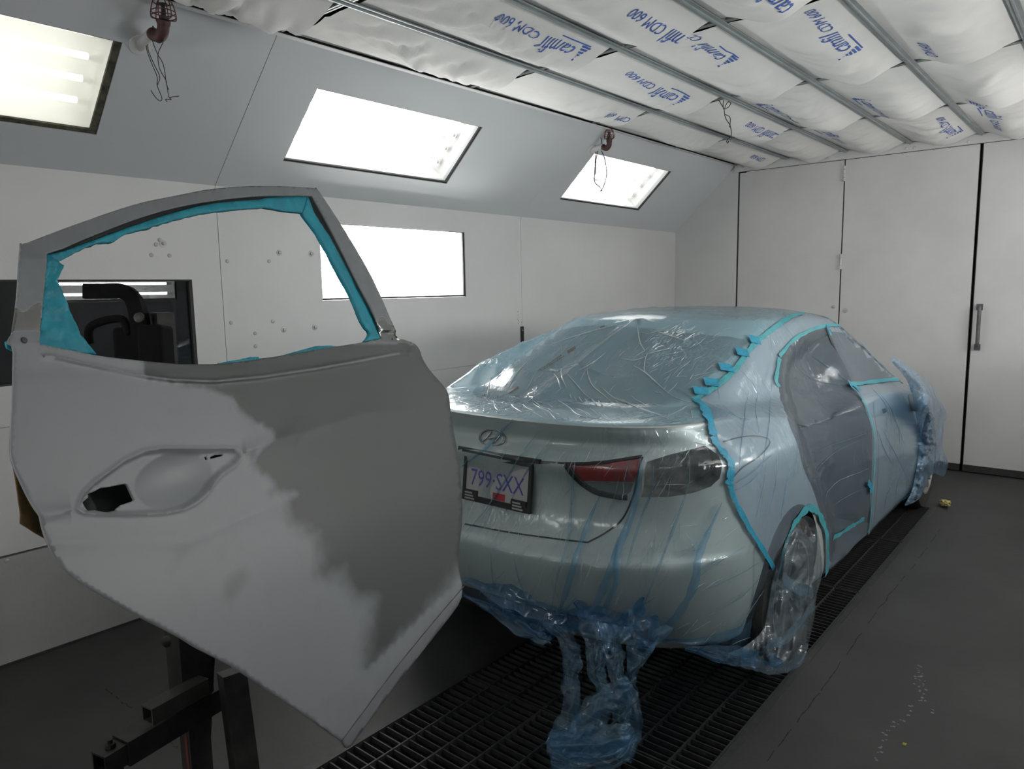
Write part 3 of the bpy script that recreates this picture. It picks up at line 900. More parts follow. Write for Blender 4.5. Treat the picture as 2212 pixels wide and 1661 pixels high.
# hollow behind the skin: dark inner panel, set back; follows the outline below the belt
belt = [tuple(p) for p in BELT_TOP]
inner = [(95, 770)] + [(x, y + 14) for x, y in belt] + [(870, 752), (900, 800), (945, 880), (965, 1000), (975, 1200), (955, 1270), (765, 1520), (500, 1345), (260, 1205), (205, 1150), (165, 1070), (125, 980), (110, 900)]
me = door_mesh(inner, [], 30.0, None, -0.05, relief=False, attr=False)
ip = link('inner_panel', me, M_RUBBER, t_door, 50)
sol = ip.modifiers.new('thickness', 'SOLIDIFY'); sol.thickness = 0.04; sol.offset = -1
# black glass channel inside the frame, then the turquoise tape over it
CH_OUT = HOLE_PX
def ring_between(a, b): return [tuple(p) for p in a] + [tuple(p) for p in b][::-1]
fi = [tuple(p) for p in arc_pts([(99, 590), (100, 550)] + FRAME_IN[4:11], 4)] + [tuple(p) for p in arc_pts(FRAME_IN[11:], 4)]
ch_in = [tuple(p) for p in arc_pts([(128, 590), (133, 556)] + zo([(700, 490), (850, 440), (1200, 335), (1600, 235), (1938, 205)], 3.46, 0, 380) + zo([(330, 205), (560, 215)], 3.46, 480, 380), 4)] + \
        [tuple(p) for p in arc_pts(zo([(600, 260), (700, 380), (780, 530), (860, 690), (960, 870), (1050, 1040), (1120, 1190)], 3.46, 480, 380), 4)]
nfi = len(arc_pts([(99, 590), (100, 550)] + FRAME_IN[4:11], 4))
fi2 = [(x - 3, y - 6) if i < nfi - 3 else (x + 7, y - 3) for i, (x, y) in enumerate(fi)]
me = door_mesh(ring_between(fi2, ch_in), [], 9.0, None, -0.018, relief=False, attr=False)
chn = link('glass_channel', me, M_RUBBER, t_door, 60)
sol = chn.modifiers.new('thickness', 'SOLIDIFY'); sol.thickness = 0.012; sol.offset = -1
tape_top_o = zo([(352, 590), (480, 560), (650, 500), (1000, 372), (1300, 275), (1600, 205), (1938, 176)], 3.46, 0, 380) + zo([(330, 165), (580, 152), (640, 150)], 3.46, 480, 380)
tape_top_i = zo([(440, 640), (560, 575), (700, 510), (850, 486), (930, 440), (1200, 360), (1400, 305), (1600, 265), (1938, 236)], 3.46, 0, 380) + zo([(330, 235), (480, 262), (580, 272), (660, 300)], 3.46, 480, 380)
tape_b_o = zo([(640, 150), (690, 270), (750, 370), (820, 480), (890, 610), (970, 750), (1060, 900), (1150, 1080), (1200, 1212)], 3.46, 480, 380)
tape_b_i = zo([(600, 280), (690, 400), (730, 462), (850, 690), (950, 870), (1000, 990), (1060, 1120), (1100, 1165), (1090, 1200), (1060, 1238)], 3.46, 480, 380)
me = door_mesh(ring_between(arc_pts(tape_top_o, 4), arc_pts(tape_top_i, 4)), [], 6.0, None, -0.010, relief=False, attr=False, wob=.002, wsc=30)
tp = link('masking_tape', me, M_TAPE, t_door, 60); sol = tp.modifiers.new('thickness', 'SOLIDIFY'); sol.thickness = 0.008; sol.offset = -1
me = door_mesh(ring_between(arc_pts(tape_b_o, 4), arc_pts(tape_b_i, 4)), [], 6.0, None, -0.009, relief=False, attr=False, wob=.002, wsc=30)
tp = link('masking_tape', me, M_TAPE, t_door, 60); sol = tp.modifiers.new('thickness', 'SOLIDIFY'); sol.thickness = 0.008; sol.offset = -1
rear_tape = zo([(350, 580), (440, 636), (480, 668), (430, 780), (500, 945), (600, 1190), (725, 1330), (600, 1322), (285, 1262), (320, 980)], 3.46, 0, 380)
me = door_mesh(rear_tape, [], 6.0, None, -0.009, relief=False, attr=False, wob=.003, wsc=30)
tp = link('masking_tape', me, M_TAPE, t_door, 60); sol = tp.modifiers.new('thickness', 'SOLIDIFY'); sol.thickness = 0.006; sol.offset = -1
for bits in (zo([(1640, 1398), (1700, 1385), (1800, 1372), (1870, 1355), (1938, 1350), (1938, 1412), (1640, 1412)], 3.46, 0, 380), [(540, 776), (600, 770), (680, 748), (715, 746), (738, 750), (735, 757), (640, 775), (560, 785)],
             [(14, 736), (32, 745), (31, 757), (17, 752)]):
    me = door_mesh(bits, [], 5.0, None, -0.014, relief=False, attr=False, wob=.003, wsc=20)
    tp = link('masking_tape', me, M_TAPE, t_door, 60); sol = tp.modifiers.new('thickness', 'SOLIDIFY'); sol.thickness = 0.004; sol.offset = -1
me = door_mesh([(26, 985), (38, 1060), (45, 1112), (45, 1130), (70, 1147), (99, 1164), (130, 1160), (110, 1060), (60, 985)], [], 8.0, None, -0.03, relief=False, attr=False, wob=.002)
bp = link('masking_paper', me, M_BROWN, t_door, 60); sol = bp.modifiers.new('thickness', 'SOLIDIFY'); sol.thickness = 0.002; sol.offset = -1
for hx, hy, r in ((52, 735, .0045), (856, 728, .003)):
    a, b = door_ab(hx, hy)
    MB().lathe(door_pt(a, b, .0005), DN, [(r, 0), (r * .9, .001)], 12).build('fixing_hole', M_RUBBER, t_door)

# ------------------------------------------------------------------ the stand
def at_depth(px, py, d):
    v = ray(px, py); return Vector(CAM + v * (d / v.dot(RC[2])))
st_base = at_depth(424, 1470, 1.62)
t_st = thing('door_stand', 'dark square-tube steel stand with padded hooks holding the car door', 'stand', (st_base.x, st_base.y, 0))
def hollow_bar(mb, a, b, w, th=.004, up=(0, 0, 1)):
    a, b = Vector(a), Vector(b); d = (b - a); L_ = d.length; d.normalize()
    s = d.cross(Vector(up)); s.normalize(); u = s.cross(d); h = w / 2
    mb.frame_box(a, d, s, u, (0, L_), (-h, h), (h - th, h)); mb.frame_box(a, d, s, u, (0, L_), (-h, h), (-h, -h + th))
    mb.frame_box(a, d, s, u, (0, L_), (-h, -h + th), (-h + th, h - th)); mb.frame_box(a, d, s, u, (0, L_), (h - th, h), (-h + th, h - th))
    mb.frame_box(a, d, s, u, (L_ * .5, L_ * .52), (-h + th, h - th), (-h + th, h - th))
px0 = at_depth(410, 1440, 1.62)
zpost = px0.z
# post: sleeve above, leg below with a red stripe
lw_ = 0.048
leg = MB(); leg.box((px0.x - lw_ / 2, px0.y - lw_ / 2, 0.0), (px0.x + lw_ / 2, px0.y + lw_ / 2, zpost)); leg.build('post', M_DARKSTEEL, t_st)
M_RED = mat('red_paint_worn', (0.16, 0.02, 0.012), 0.6, col2=(0.05, 0.02, 0.018), vscale=20)
MB().box((px0.x + .002, px0.y - lw_ / 2 - .001, 0.0), (px0.x + .014, px0.y - lw_ / 2 + .001, .60)).build('red_stripe', M_RED, t_st)
sl = MB(); sl.box((px0.x - .034, px0.y - .034, zpost - .06), (px0.x + .034, px0.y + .034, zpost + .18)); sl.build('sleeve', M_DARKSTEEL, t_st)
up_ = MB(); up_.box((px0.x - .018, px0.y - .018, zpost + .18), (px0.x + .018, px0.y + .018, 1.52)); up_.build('upright', M_DARKSTEEL, t_st)
# slanted perforated leg
la = at_depth(500, 1450, 1.60); lb = Vector((la.x + .13, la.y - .02, 0.0))
pl = MB(); pl.bar(la, lb, 0.05, 0.05, up=(0.2, 1, 0)); pl.build('slanted_leg', M_DARKSTEEL, t_st)
dirl = (lb - la).normalized()
fx = dirl.cross(Vector((0.2, 1, 0))).normalized()
for k in range(9):
    c = la + dirl * (.07 + .075 * k)
    to_cam = (Vector(CAM) - c); to_cam = (to_cam - dirl * to_cam.dot(dirl)).normalized()
    fa = fx if fx.dot(to_cam) > 0 else -fx
    other = dirl.cross(fa).normalized(); other = other if other.dot(to_cam) > 0 else -other
    face = fa if fa.dot(Vector((-1, -.4, 0))) > other.dot(Vector((-1, -.4, 0))) else other
    MB().lathe(c + face * .0252, face, [(.006, 0), (.006, .0008)], 10).build('adjusting_hole', M_BLACK, t_st)
# mirrored leg behind the post
lb2 = Vector((px0.x - .30, px0.y + .10, 0)); MB().bar(px0 + Vector((0, .03, .05)), lb2, .045, .045, up=(0, 1, 0)).build('slanted_leg', M_DARKSTEEL, t_st)
# long arm towards the camera with inner telescoping tube, short open arm above it
zc_ = zpost - .085
a0 = at_z(470, 1500, zc_); a1 = at_z(262, 1622, zc_); a2 = at_z(214, 1652, zc_ - .0)
lng = MB(); hollow_bar(lng, a0, a1, .052); lng.build('long_arm', M_DARKSTEEL, t_st)
inn = MB(); hollow_bar(inn, a1 + (a0 - a1) * .1, a2, .042); inn.build('telescoping_tube', M_DARKSTEEL, t_st)
MB().lathe(a1 + (a2 - a1) * .45 + Vector((0, 0, .022)), (0, 0, 1), [(.010, 0), (.010, .008), (.005, .009), (.005, .016)], 10).build('lock_bolt', M_DARKSTEEL, t_st)
dn = (a2 - a1).normalized()
MB().bar(a2 - dn * .022 - Vector((0, 0, .020)), Vector((a2.x, a2.y, .0)) - dn * .022, .036, .036).build('front_leg', M_DARKSTEEL, t_st)
zs = zpost - .028
b0 = at_z(440, 1478, zs); b1 = at_z(318, 1545, zs)
sh = MB(); hollow_bar(sh, b0, b1, .036); sh.build('short_arm', mat('stand_steel_pale', (.06, .058, .055), .45, metal=.4, var=.3, vscale=20), t_st)
k0 = at_depth(356, 1388, 1.60); k1 = at_depth(400, 1362, 1.60)
MB().tube([k0, k1], .012, 10).build('clamp_knob', M_DARKSTEEL, t_st, True)
# padded hooks seen through the window
HD = 1.50
def hk(pts, d=HD): return [at_depth(x, y, d) for x, y in pts]
hook = MB()
path = arc_pts([tuple(p) for p in hk([(182, 629), (225, 629), (262, 629), (285, 642), (297, 670), (303, 700), (308, 760), (320, 830)])], 5)
for i in range(len(path) - 1):
    w0 = .012 + .012 * smoothstep(.25, .75, i / len(path))
    hook.bar(path[i], Vector(path[i + 1]) + (Vector(path[i + 1]) - Vector(path[i])) * .08, .03, w0 * 1.1, up=tuple(-RC[2]))
hook.build('upper_hook', M_PADBLACK, t_st)
MB().lathe(at_depth(301, 686, HD - .022), -RC[2], [(.011, 0), (.010, .004), (.005, .005)], 12).build('hook_bolt', M_DARKSTEEL, t_st)
MB().tube(arc_pts([tuple(p) for p in hk([(194, 742), (191, 722), (196, 706), (215, 696), (245, 689), (264, 690), (272, 702), (279, 722)])], 5), .0085, 10).build('lower_hook', M_PADBLACK, t_st, True)
for (x0, y0, x1, y1, d0) in ((257, 708, 311, 850, 1.53), (309, 703, 362, 850, 1.47)):
    c0 = at_depth((x0 + x1) / 2, y0, d0); c1 = at_depth((x0 + x1) / 2 + 8, y1, d0)
    wv = (x1 - x0) / FPX * d0
    q = MB(); q.bar(c0, (c1.x, c1.y, c1.z), wv, .06, up=tuple(-RC[2]))
    o = q.build('foam_block', M_PADBLACK, t_st)
    bv = o.modifiers.new('round', 'BEVEL'); bv.width = .008; bv.segments = 3
cr = MB(); cr.bar((px0.x, px0.y, 1.30), at_depth(318, 835, 1.50), .035, .035); cr.build('hook_carrier', M_DARKSTEEL, t_st)
# ------------------------------------------------------------------ the sedan (c: across from its middle, s: from the rear bumper forwards, z up)
CX, CY = -1.84, 1.93
def carw(c, s, z): return Vector((CX + c, CY + s, z))
# levels: rear s, corner depth, half width at rear corner, half width at middle, exponent, z rear, z middle, z front, front s, front corner depth
LV = [
    (0.40, .40, .66, .70, 2.4, .23, .17, .20, 4.20, .40),
    (0.22, .45, .80, .84, 2.4, .24, .18, .19, 4.36, .50),
    (0.12, .50, .84, .868, 2.3, .31, .28, .27, 4.45, .60),
    (0.03, .55, .872, .884, 2.2, .46, .44, .42, 4.52, .75),
    (0.00, .56, .880, .8875, 2.2, .60, .60, .55, 4.53, .80),
    (0.028, .56, .880, .887, 2.2, .645, .65, .60, 4.52, .80),
    (0.072, .56, .878, .883, 2.2, .74, .75, .66, 4.48, .80),
    (0.085, .55, .870, .872, 2.2, .86, .84, .71, 4.42, .80),
    (0.070, .53, .852, .856, 2.2, .935, .90, .75, 4.33, .80),
    (0.120, .50, .800, .846, 2.25, 1.005, .935, .775, 4.25, .80),
    (0.112, .44, .735, .825, 2.4, 1.062, .96, .80, 4.15, .75),
    (0.128, .43, .722, .800, 2.4, 1.078, .975, .83, 4.00, .70),
    (0.30, .46, .690, .770, 2.4, 1.085, 1.000, .90, 3.75, .60),
    (0.50, .50, .655, .735, 2.4, 1.092, 1.040, .985, 3.52, .50),
    (0.74, .48, .625, .695, 2.5, 1.185, 1.130, 1.10, 3.27, .48),
    (0.98, .44, .590, .645, 2.6, 1.280, 1.235, 1.22, 3.02, .46),
    (1.20, .40, .560, .598, 2.7, 1.362, 1.340, 1.325, 2.78, .44),
    (1.29, .38, .520, .555, 2.8, 1.392, 1.386, 1.36, 2.66, .42),
    (1.42, .36, .400, .430, 2.8, 1.412, 1.416, 1.39, 2.52, .40),
    (1.60, .30, .200, .220, 2.6, 1.424, 1.430, 1.405, 2.36, .35),
    (1.75, .20, .010, .012, 2.4, 1.428, 1.434, 1.412, 2.25, .20),
]
LVA = np.array(LV, float)
NL = len(LV)
NR, NS, NF = 18, 34, 14          # points: rear corner, side, front corner
def lv(k):
    """level parameters at real-valued level k (Catmull-Rom)"""
    i = int(min(NL - 2, max(0, math.floor(k)))); t = k - i
    p0, p1, p2, p3 = LVA[max(0, i - 1)], LVA[i], LVA[i + 1], LVA[min(NL - 1, i + 2)]
    # monotone-limited tangents keep creases tight
    m1 = np.where((p1 - p0) * (p2 - p1) > 0, (p2 - p0) / 2, 0); m2 = np.where((p2 - p1) * (p3 - p2) > 0, (p3 - p1) / 2, 0)
    t2, t3 = t * t, t * t * t
    return (2 * t3 - 3 * t2 + 1) * p1 + (t3 - 2 * t2 + t) * m1 + (-2 * t3 + 3 * t2) * p2 + (t3 - t2) * m2
def ring_pt(L, q):
    """q in 0..3 along half outline: 0..1 rear corner, 1..2 side, 2..3 front corner"""
    s0, D, wr, wm, p, zr, zm, zf, s1, Df = L
    if q <= 1:
        th = q * PI / 2
        c = wr * math.sin(th) ** (2 / p); s = s0 + D * (1 - max(0, math.cos(th)) ** (2 / p))
        f = 0
    elif q >= 2:
        th = (3 - q) * PI / 2
        c = wm * .985 * math.sin(th) ** (2 / 2.3); s = s1 - Df * (1 - max(0, math.cos(th)) ** (2 / 2.3))
    else:
        t = q - 1
        a, b = s0 + D, s1 - Df
        s = a + (b - a) * t
        e = smoothstep(0, .28, t)
        c = wr + (wm - wr) * e
        c = c + (wm * .985 - c) * smoothstep(.82, 1, t)
    # height runs smoothly along the length
    u = (s - s0) / max(1e-6, (s1 - s0))
    z = zr + (zm - zr) * smoothstep(0.02, .42, u) if u < .5 else zm + (zf - zm) * smoothstep(.5, 1.0, u)
    # crown across the top panels
    return c, s, z
QS = [i / NR for i in range(NR)] + [1 + i / NS for i in range(NS)] + [2 + i / NF for i in range(NF + 1)]
KS = []
for k in range(NL - 1):
    sub = 4 if k < 17 else 3
    KS += [k + j / sub for j in range(sub)]
KS.append(NL - 1)
def body_grid():
    rows = []
    for k in KS:
        L = lv(k)
        half = [ring_pt(L, q) for q in QS]
        ring = [(c, s, z) for c, s, z in half] + [(-c, s, z) for c, s, z in half[-2:0:-1]]
        rows.append(ring)
    return rows
ROWS = body_grid()
mb = MB()
nr = len(ROWS[0])
for R_ in ROWS: mb.v += [tuple(carw(*p)) for p in R_]
for i in range(len(ROWS) - 1):
    for j in range(nr):
        a = i * nr + j; b = i * nr + (j + 1) % nr
        mb.f.append((a, b, b + nr, a + nr)); mb.mi.append(0)
mb.f.append(tuple(range(nr - 1, -1, -1))); mb.mi.append(0)
mb.f.append(tuple((len(ROWS) - 1) * nr + j for j in range(nr))); mb.mi.append(0)
body_me = mb.mesh('body')
bm = bmesh.new(); bm.from_mesh(body_me)
bmesh.ops.recalc_face_normals(bm, faces=bm.faces)
BVH = BVHTree.FromBMesh(bm)
bm.to_mesh(body_me); bm.free()

def hit(px, py):
    d = Vector(ray(px, py))
    loc, n, i, dist = BVH.ray_cast(Vector(CAM), d)
    return (loc, n) if loc is not None else (None, None)
def near(px, py):
    """point on the body under a picture point; outside the outline the nearest point of the body to the ray"""
    loc, n = hit(px, py)
    if loc is not None: return loc, n
    d = Vector(ray(px, py)); best = None
    for k in range(60):
        P = Vector(CAM) + d * (2.0 + k * .08)
        l2, n2, i2, ds = BVH.find_nearest(P)
        if best is None or ds < best[2]: best = (l2, n2, ds)
    return best[0], best[1]

M_CAR = mat('silver_green_paint', (0.56, 0.595, 0.58), 0.44, metal=0.25, var=0.02, vscale=3, coat=0.2)
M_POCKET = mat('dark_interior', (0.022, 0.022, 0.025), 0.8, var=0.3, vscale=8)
M_GLASS = mat('tinted_window', (0.010, 0.016, 0.018), 0.08, spec=0.6)
M_REDLENS = mat('red_lens', (0.30, 0.008, 0.006), 0.15, coat=0.6, var=0.15, vscale=40)
M_CLEARLENS = mat('clear_lens', (0.30, 0.31, 0.31), 0.15, metal=0.4, coat=0.5)
M_CHROME = mat('chrome', (0.30, 0.30, 0.30), 0.16, metal=1.0)
M_TYRE = mat('tyre_rubber', (0.022, 0.022, 0.022), 0.75, var=0.3, vscale=30, bump=0.2, bscale=120)
M_RIM = mat('alloy_rim', (0.42, 0.42, 0.41), 0.35, metal=0.7)
M_BLACKPL = mat('black_plastic', (0.016, 0.017, 0.018), 0.55)
M_PLATE = mat('plate_white', (0.36, 0.37, 0.37), 0.4)
M_PLBLUE = mat('plate_blue', (0.06, 0.06, 0.30), 0.5)
M_PLRED = mat('plate_red', (0.30, 0.02, 0.03), 0.5)
M_PLGREY = mat('plate_grey_print', (0.32, 0.33, 0.33), 0.5)

t_car = thing('car', 'silver sedan wrapped in blue masking film over the floor grates', 'car', (CX, CY + 2.2, 0))
body = link('body', body_me, [M_CAR, M_POCKET, M_BLACKPL], t_car, 35)
# openings: wheel arches and the empty rear door opening (a pocket)
def cutter(name, mb, mi):
    me = mb.mesh(name)
    for mm in (M_CAR, M_POCKET): me.materials.append(mm)
    me.polygons.foreach_set('material_index', [mi] * len(me.polygons))
    o = bpy.data.objects.new(name, me); COL.objects.link(o); return o
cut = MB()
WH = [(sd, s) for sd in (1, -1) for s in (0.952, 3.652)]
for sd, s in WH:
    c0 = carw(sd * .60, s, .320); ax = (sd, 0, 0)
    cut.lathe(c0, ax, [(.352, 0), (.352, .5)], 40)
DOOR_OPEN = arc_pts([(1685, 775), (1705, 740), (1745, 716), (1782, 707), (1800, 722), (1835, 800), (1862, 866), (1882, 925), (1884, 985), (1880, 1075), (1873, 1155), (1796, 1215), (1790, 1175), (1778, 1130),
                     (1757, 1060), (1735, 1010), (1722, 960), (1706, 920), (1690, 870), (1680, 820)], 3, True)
pp = []
for x, y in DOOR_OPEN:
    l, n = near(x, y); pp.append(l)
pk = MB(); k = len(pp)
vin = [Vector((CX + .30, p.y, p.z)) for p in pp]; vout = [Vector((CX + 1.2, p.y, p.z)) for p in pp]
o0 = len(pk.v)
pk.add(vin + vout, [tuple(range(k - 1, -1, -1)), tuple(range(k, 2 * k))] + [(i, (i + 1) % k, k + (i + 1) % k, k + i) for i in range(k)])
# orient
def fix(mb_, nm, mi):
    o = cutter(nm, mb_, mi)
    b_ = bmesh.new(); b_.from_mesh(o.data); bmesh.ops.recalc_face_normals(b_, faces=b_.faces); b_.to_mesh(o.data); b_.free()
    return o
# tail-lamp cavity on the right rear corner
TL_HOLE = [(1385, 992), (1440, 975), (1495, 962), (1530, 952), (1562, 975), (1572, 1000), (1566, 1035), (1545, 1055), (1500, 1072), (1440, 1082), (1370, 1082), (1372, 1040), (1378, 1010)]
tl = MB(); q = []
for x, y in TL_HOLE:
    l, n = near(x, y); q.append(l)
cen = sum(q, Vector()) / len(q); dd = Vector((-.55, .83, 0)).normalized()
v0 = [p - dd * .15 for p in q]; v1 = [p + dd * .10 + (cen - p) * .25 for p in q]; k = len(q)
tl.add(v0 + v1, [tuple(range(k - 1, -1, -1)), tuple(range(k, 2 * k))] + [(i, (i + 1) % k, k + (i + 1) % k, k + i) for i in range(k)])
M_CAVITY = mat('lamp_cavity', (0.06, 0.055, 0.05), 0.6, metal=.2, col2=(0.30, 0.29, 0.27), vscale=9)
def boolean(o, c):
    md = o.modifiers.new('cut', 'BOOLEAN'); md.operation = 'DIFFERENCE'; md.object = c; md.solver = 'EXACT'
    try: md.material_mode = 'TRANSFER'
    except Exception: pass
    dg = bpy.context.evaluated_depsgraph_get()
    me2 = bpy.data.meshes.new_from_object(o.evaluated_get(dg))
    o.modifiers.remove(md)
    if len(me2.polygons) > 100:
        old = o.data; o.data = me2; me2.name = 'body'
    bpy.data.objects.remove(c)
for nm, b_ in (('arch', cut), ('opening', pk), ('lamp', tl)):
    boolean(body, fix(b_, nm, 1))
# pocket faces keep the dark look: by their distance from the original skin
me = body.data
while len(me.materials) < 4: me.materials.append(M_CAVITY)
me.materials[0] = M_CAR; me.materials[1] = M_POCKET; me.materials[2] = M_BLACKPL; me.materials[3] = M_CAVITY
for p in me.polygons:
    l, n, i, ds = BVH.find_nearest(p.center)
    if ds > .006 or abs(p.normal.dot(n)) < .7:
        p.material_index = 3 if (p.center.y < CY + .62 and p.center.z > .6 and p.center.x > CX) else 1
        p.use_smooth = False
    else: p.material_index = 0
body.data.set_sharp_from_angle(angle=math.radians(35))

# ---- wheels
def wheel(sd, s):
    R0, WD = .318, .205
    c = carw(sd * .785, s, R0)
    ax = Vector((sd, 0, 0))
    prof = [(.205, -WD / 2), (.25, -WD / 2 - .004), (.30, -WD / 2 + .006), (.316, -WD / 2 + .03), (.318, 0), (.316, WD / 2 - .03), (.30, WD / 2 - .006), (.25, WD / 2 + .004), (.208, WD / 2)]
    ty = MB().lathe(c, ax, prof, 48, caps=False).build('tyre', M_TYRE, t_car, 40)
    rm = MB()
    rm.lathe(c, ax, [(.206, WD / 2 - .004), (.212, WD / 2 + .002), (.200, WD / 2 + .001), (.192, WD / 2 - .03), (.19, -.08)], 48, caps=False)
    rb = rm.build('rim', M_RIM, t_car, 40)
    for i in range(5):
        for off in (-.16, .16):
            a = i * 2 * PI / 5 + .3 + off; a2 = i * 2 * PI / 5 + .3 + off * 1.25
            p0 = c + ax * (WD / 2 - .030) + Vector((0, math.cos(a2 + off), math.sin(a2 + off))) * .045
            p1 = c + ax * (WD / 2 - .012) + Vector((0, math.cos(a2), math.sin(a2))) * .198
            MB().bar(p0, p1, .024, .022, up=tuple(ax)).build('spoke', M_RIM, rb)
    MB().lathe(c, ax, [(.060, WD / 2 - .045), (.058, WD / 2 - .018), (.03, WD / 2 - .012), (.028, WD / 2 - .012)], 24).build('hub', M_RIM, rb, 40)
    MB().lathe(c, ax, [(.185, WD / 2 - .075), (.185, WD / 2 - .070)], 32).build('brake_disc', M_BLACKPL, rb)
WORLD_LOC_FIX = None
_put = put_under
def put_under(o, parent):
    _put(o, parent)
    if parent.name not in WORLD_LOC:              # sub-part under a mesh part: the parent's own inverse already holds the offset
        o.matrix_parent_inverse = Matrix.Identity(4)
for sd, s in WH: wheel(sd, s)

# ---- surface patches that follow the body
def body_patch(name, poly, matl, parent, off=.003, step=14, smooth=60, holes=(), thick=0.0, wob=0.0, fn=None, mirror=False):
    pts, fs = tri_patch(poly, holes, step)
    V = []
    for x, y in pts:
        l, n = near(x, y)
        o_ = off + (wob * nz(x / 18, y / 18, 2.2) if wob else 0) + (fn(x, y, l) if fn else 0)
        V.append(l + n * o_)
    if mirror: V = [Vector((2 * CX - p.x, p.y, p.z)) for p in V]
    me_ = MB().add(V, fs).mesh(name)
    c_ = Vector(CAM)
    f0 = me_.polygons[len(me_.polygons) // 2]
    sgn = f0.normal.dot(c_ - f0.center)
    if (sgn < 0) != mirror: me_.flip_normals()
    o = link(name, me_, matl, parent, smooth)
    if thick:
        sm = o.modifiers.new('thickness', 'SOLIDIFY'); sm.thickness = thick; sm.offset = -1
    return o
REAR_GLASS = arc_pts([(1020, 850), (1080, 868), (1180, 879), (1300, 884), (1420, 876), (1492, 858), (1530, 815), (1575, 775), (1612, 742), (1590, 731), (1500, 722), (1440, 716), (1373, 708), (1290, 704), (1220, 712),
                      (1150, 742), (1080, 790)], 3, True)
body_patch('rear_window', REAR_GLASS, M_GLASS, t_car, .003, 14)
FRONT_WIN = arc_pts([(1788, 722), (1830, 722), (1868, 742), (1900, 765), (1928, 790), (1945, 812), (1935, 818), (1890, 827), (1850, 835), (1840, 825), (1822, 785)], 3, True)
body_patch('door_window', FRONT_WIN, M_GLASS, t_car, .003, 12)
body_patch('tail_lamp', [(1226, 1006), (1260, 1004), (1310, 999), (1384, 988), (1378, 1015), (1370, 1040), (1280, 1037), (1258, 1038), (1238, 1022)], M_REDLENS, t_car, .006, 10)
body_patch('reversing_lamp', [(1260, 1040), (1290, 1039), (1368, 1042), (1362, 1062), (1350, 1072), (1310, 1066), (1282, 1058)], M_CLEARLENS, t_car, .005, 8)
def strip(pts, w, name, matl, parent, off=.004, closed=False, thick=0.0, wob=0.0, n=6, taper=None, jag=0.0):
    """ribbon along picture points, laid on the body; w in metres"""
    P = arc_pts(pts, n, closed)
    L = [near(x, y) for x, y in P]
    rows = []; k = len(L)
    for i in range(k):
        p, nn = L[i]
        a = L[max(0, i - 1)][0]; b = L[min(k - 1, i + 1)][0]
        t = (b - a); 
        if t.length < 1e-6: t = Vector((0, 0, 1))
        t.normalize(); sdv = nn.cross(t).normalized()
        ww = w * (taper(i / (k - 1)) if taper else 1.0)
        row = []
        for e in (-.5, -.17, .17, .5):
            j_ = jag * nz(i * .9, e * 7, 4) * (1 if abs(e) == .5 else .3)
            q_ = p + sdv * (ww * e + j_)
            l2, n2, i2, d2 = BVH.find_nearest(q_)
            row.append(l2 + n2 * (off + (wob * nz(i * .55, e * 3, 9) if wob else 0)))
        rows.append(row)
    m_ = MB().grid(rows)
    o = m_.build(name, matl, parent, 60)
    if thick:
        sm = o.modifiers.new('thickness', 'SOLIDIFY'); sm.thickness = thick; sm.offset = -1
    return o
strip([(1224, 1003), (1240, 1024), (1262, 1045), (1290, 1062), (1330, 1071), (1356, 1074)], .020, 'lamp_seal', M_BLACKPL, t_car, .006, thick=.004)
strip([(1224, 1003), (1300, 1001), (1388, 988)], .010, 'lamp_seal', M_BLACKPL, t_car, .006, thick=.004)
strip([(1388, 988), (1378, 1020), (1368, 1070), (1345, 1120), (1310, 1150), (1270, 1172)], .006, 'shut_line', M_BLACK, t_car, .004)
strip([(1000, 972), (1108, 993), (1180, 999), (1250, 1001), (1320, 997)], .008, 'shut_line', M_BLACK, t_car, .004)
strip([(1270, 1172), (1200, 1164), (1100, 1150), (1005, 1132)], .006, 'shut_line', M_BLACK, t_car, .004)
strip([(1560, 955), (1600, 945), (1640, 943), (1662, 955), (1640, 985), (1600, 1012), (1575, 1040)], .005, 'shut_line', M_BLACK, t_car, .003)
strip([(1888, 900), (1896, 960), (1893, 1060), (1884, 1150)], .007, 'shut_line', M_BLACK, t_car, .003)
strip([(1980, 860), (1992, 930), (1994, 1000), (1985, 1070)], .007, 'shut_line', M_BLACK, t_car, .003)
body_patch('lower_valance', [(1000, 1262), (1100, 1292), (1230, 1325), (1330, 1345), (1400, 1352), (1400, 1380), (1300, 1372), (1150, 1335), (1000, 1300)], M_BLACKPL, t_car, .004, 16)
body_patch('rear_reflector', [(1222, 1322), (1290, 1340), (1352, 1352), (1350, 1364), (1285, 1352), (1226, 1334)], M_REDLENS, t_car, .010, 10)
body_patch('handle_recess', [(1886, 870), (1905, 868), (1922, 878), (1914, 905), (1900, 910), (1888, 895)], M_CAR, t_car, .003, 8)
body_patch('handle_hole', [(1903, 884), (1911, 882), (1914, 890), (1906, 894)], M_BLACK, t_car, .005, 6)
# left tail lamp, mostly out of sight round the corner
body_patch('tail_lamp', [(1400, 985), (1500, 962), (1560, 975), (1565, 1035), (1500, 1070), (1390, 1080), (1384, 1030)], M_REDLENS, t_car, .005, 16, mirror=True)

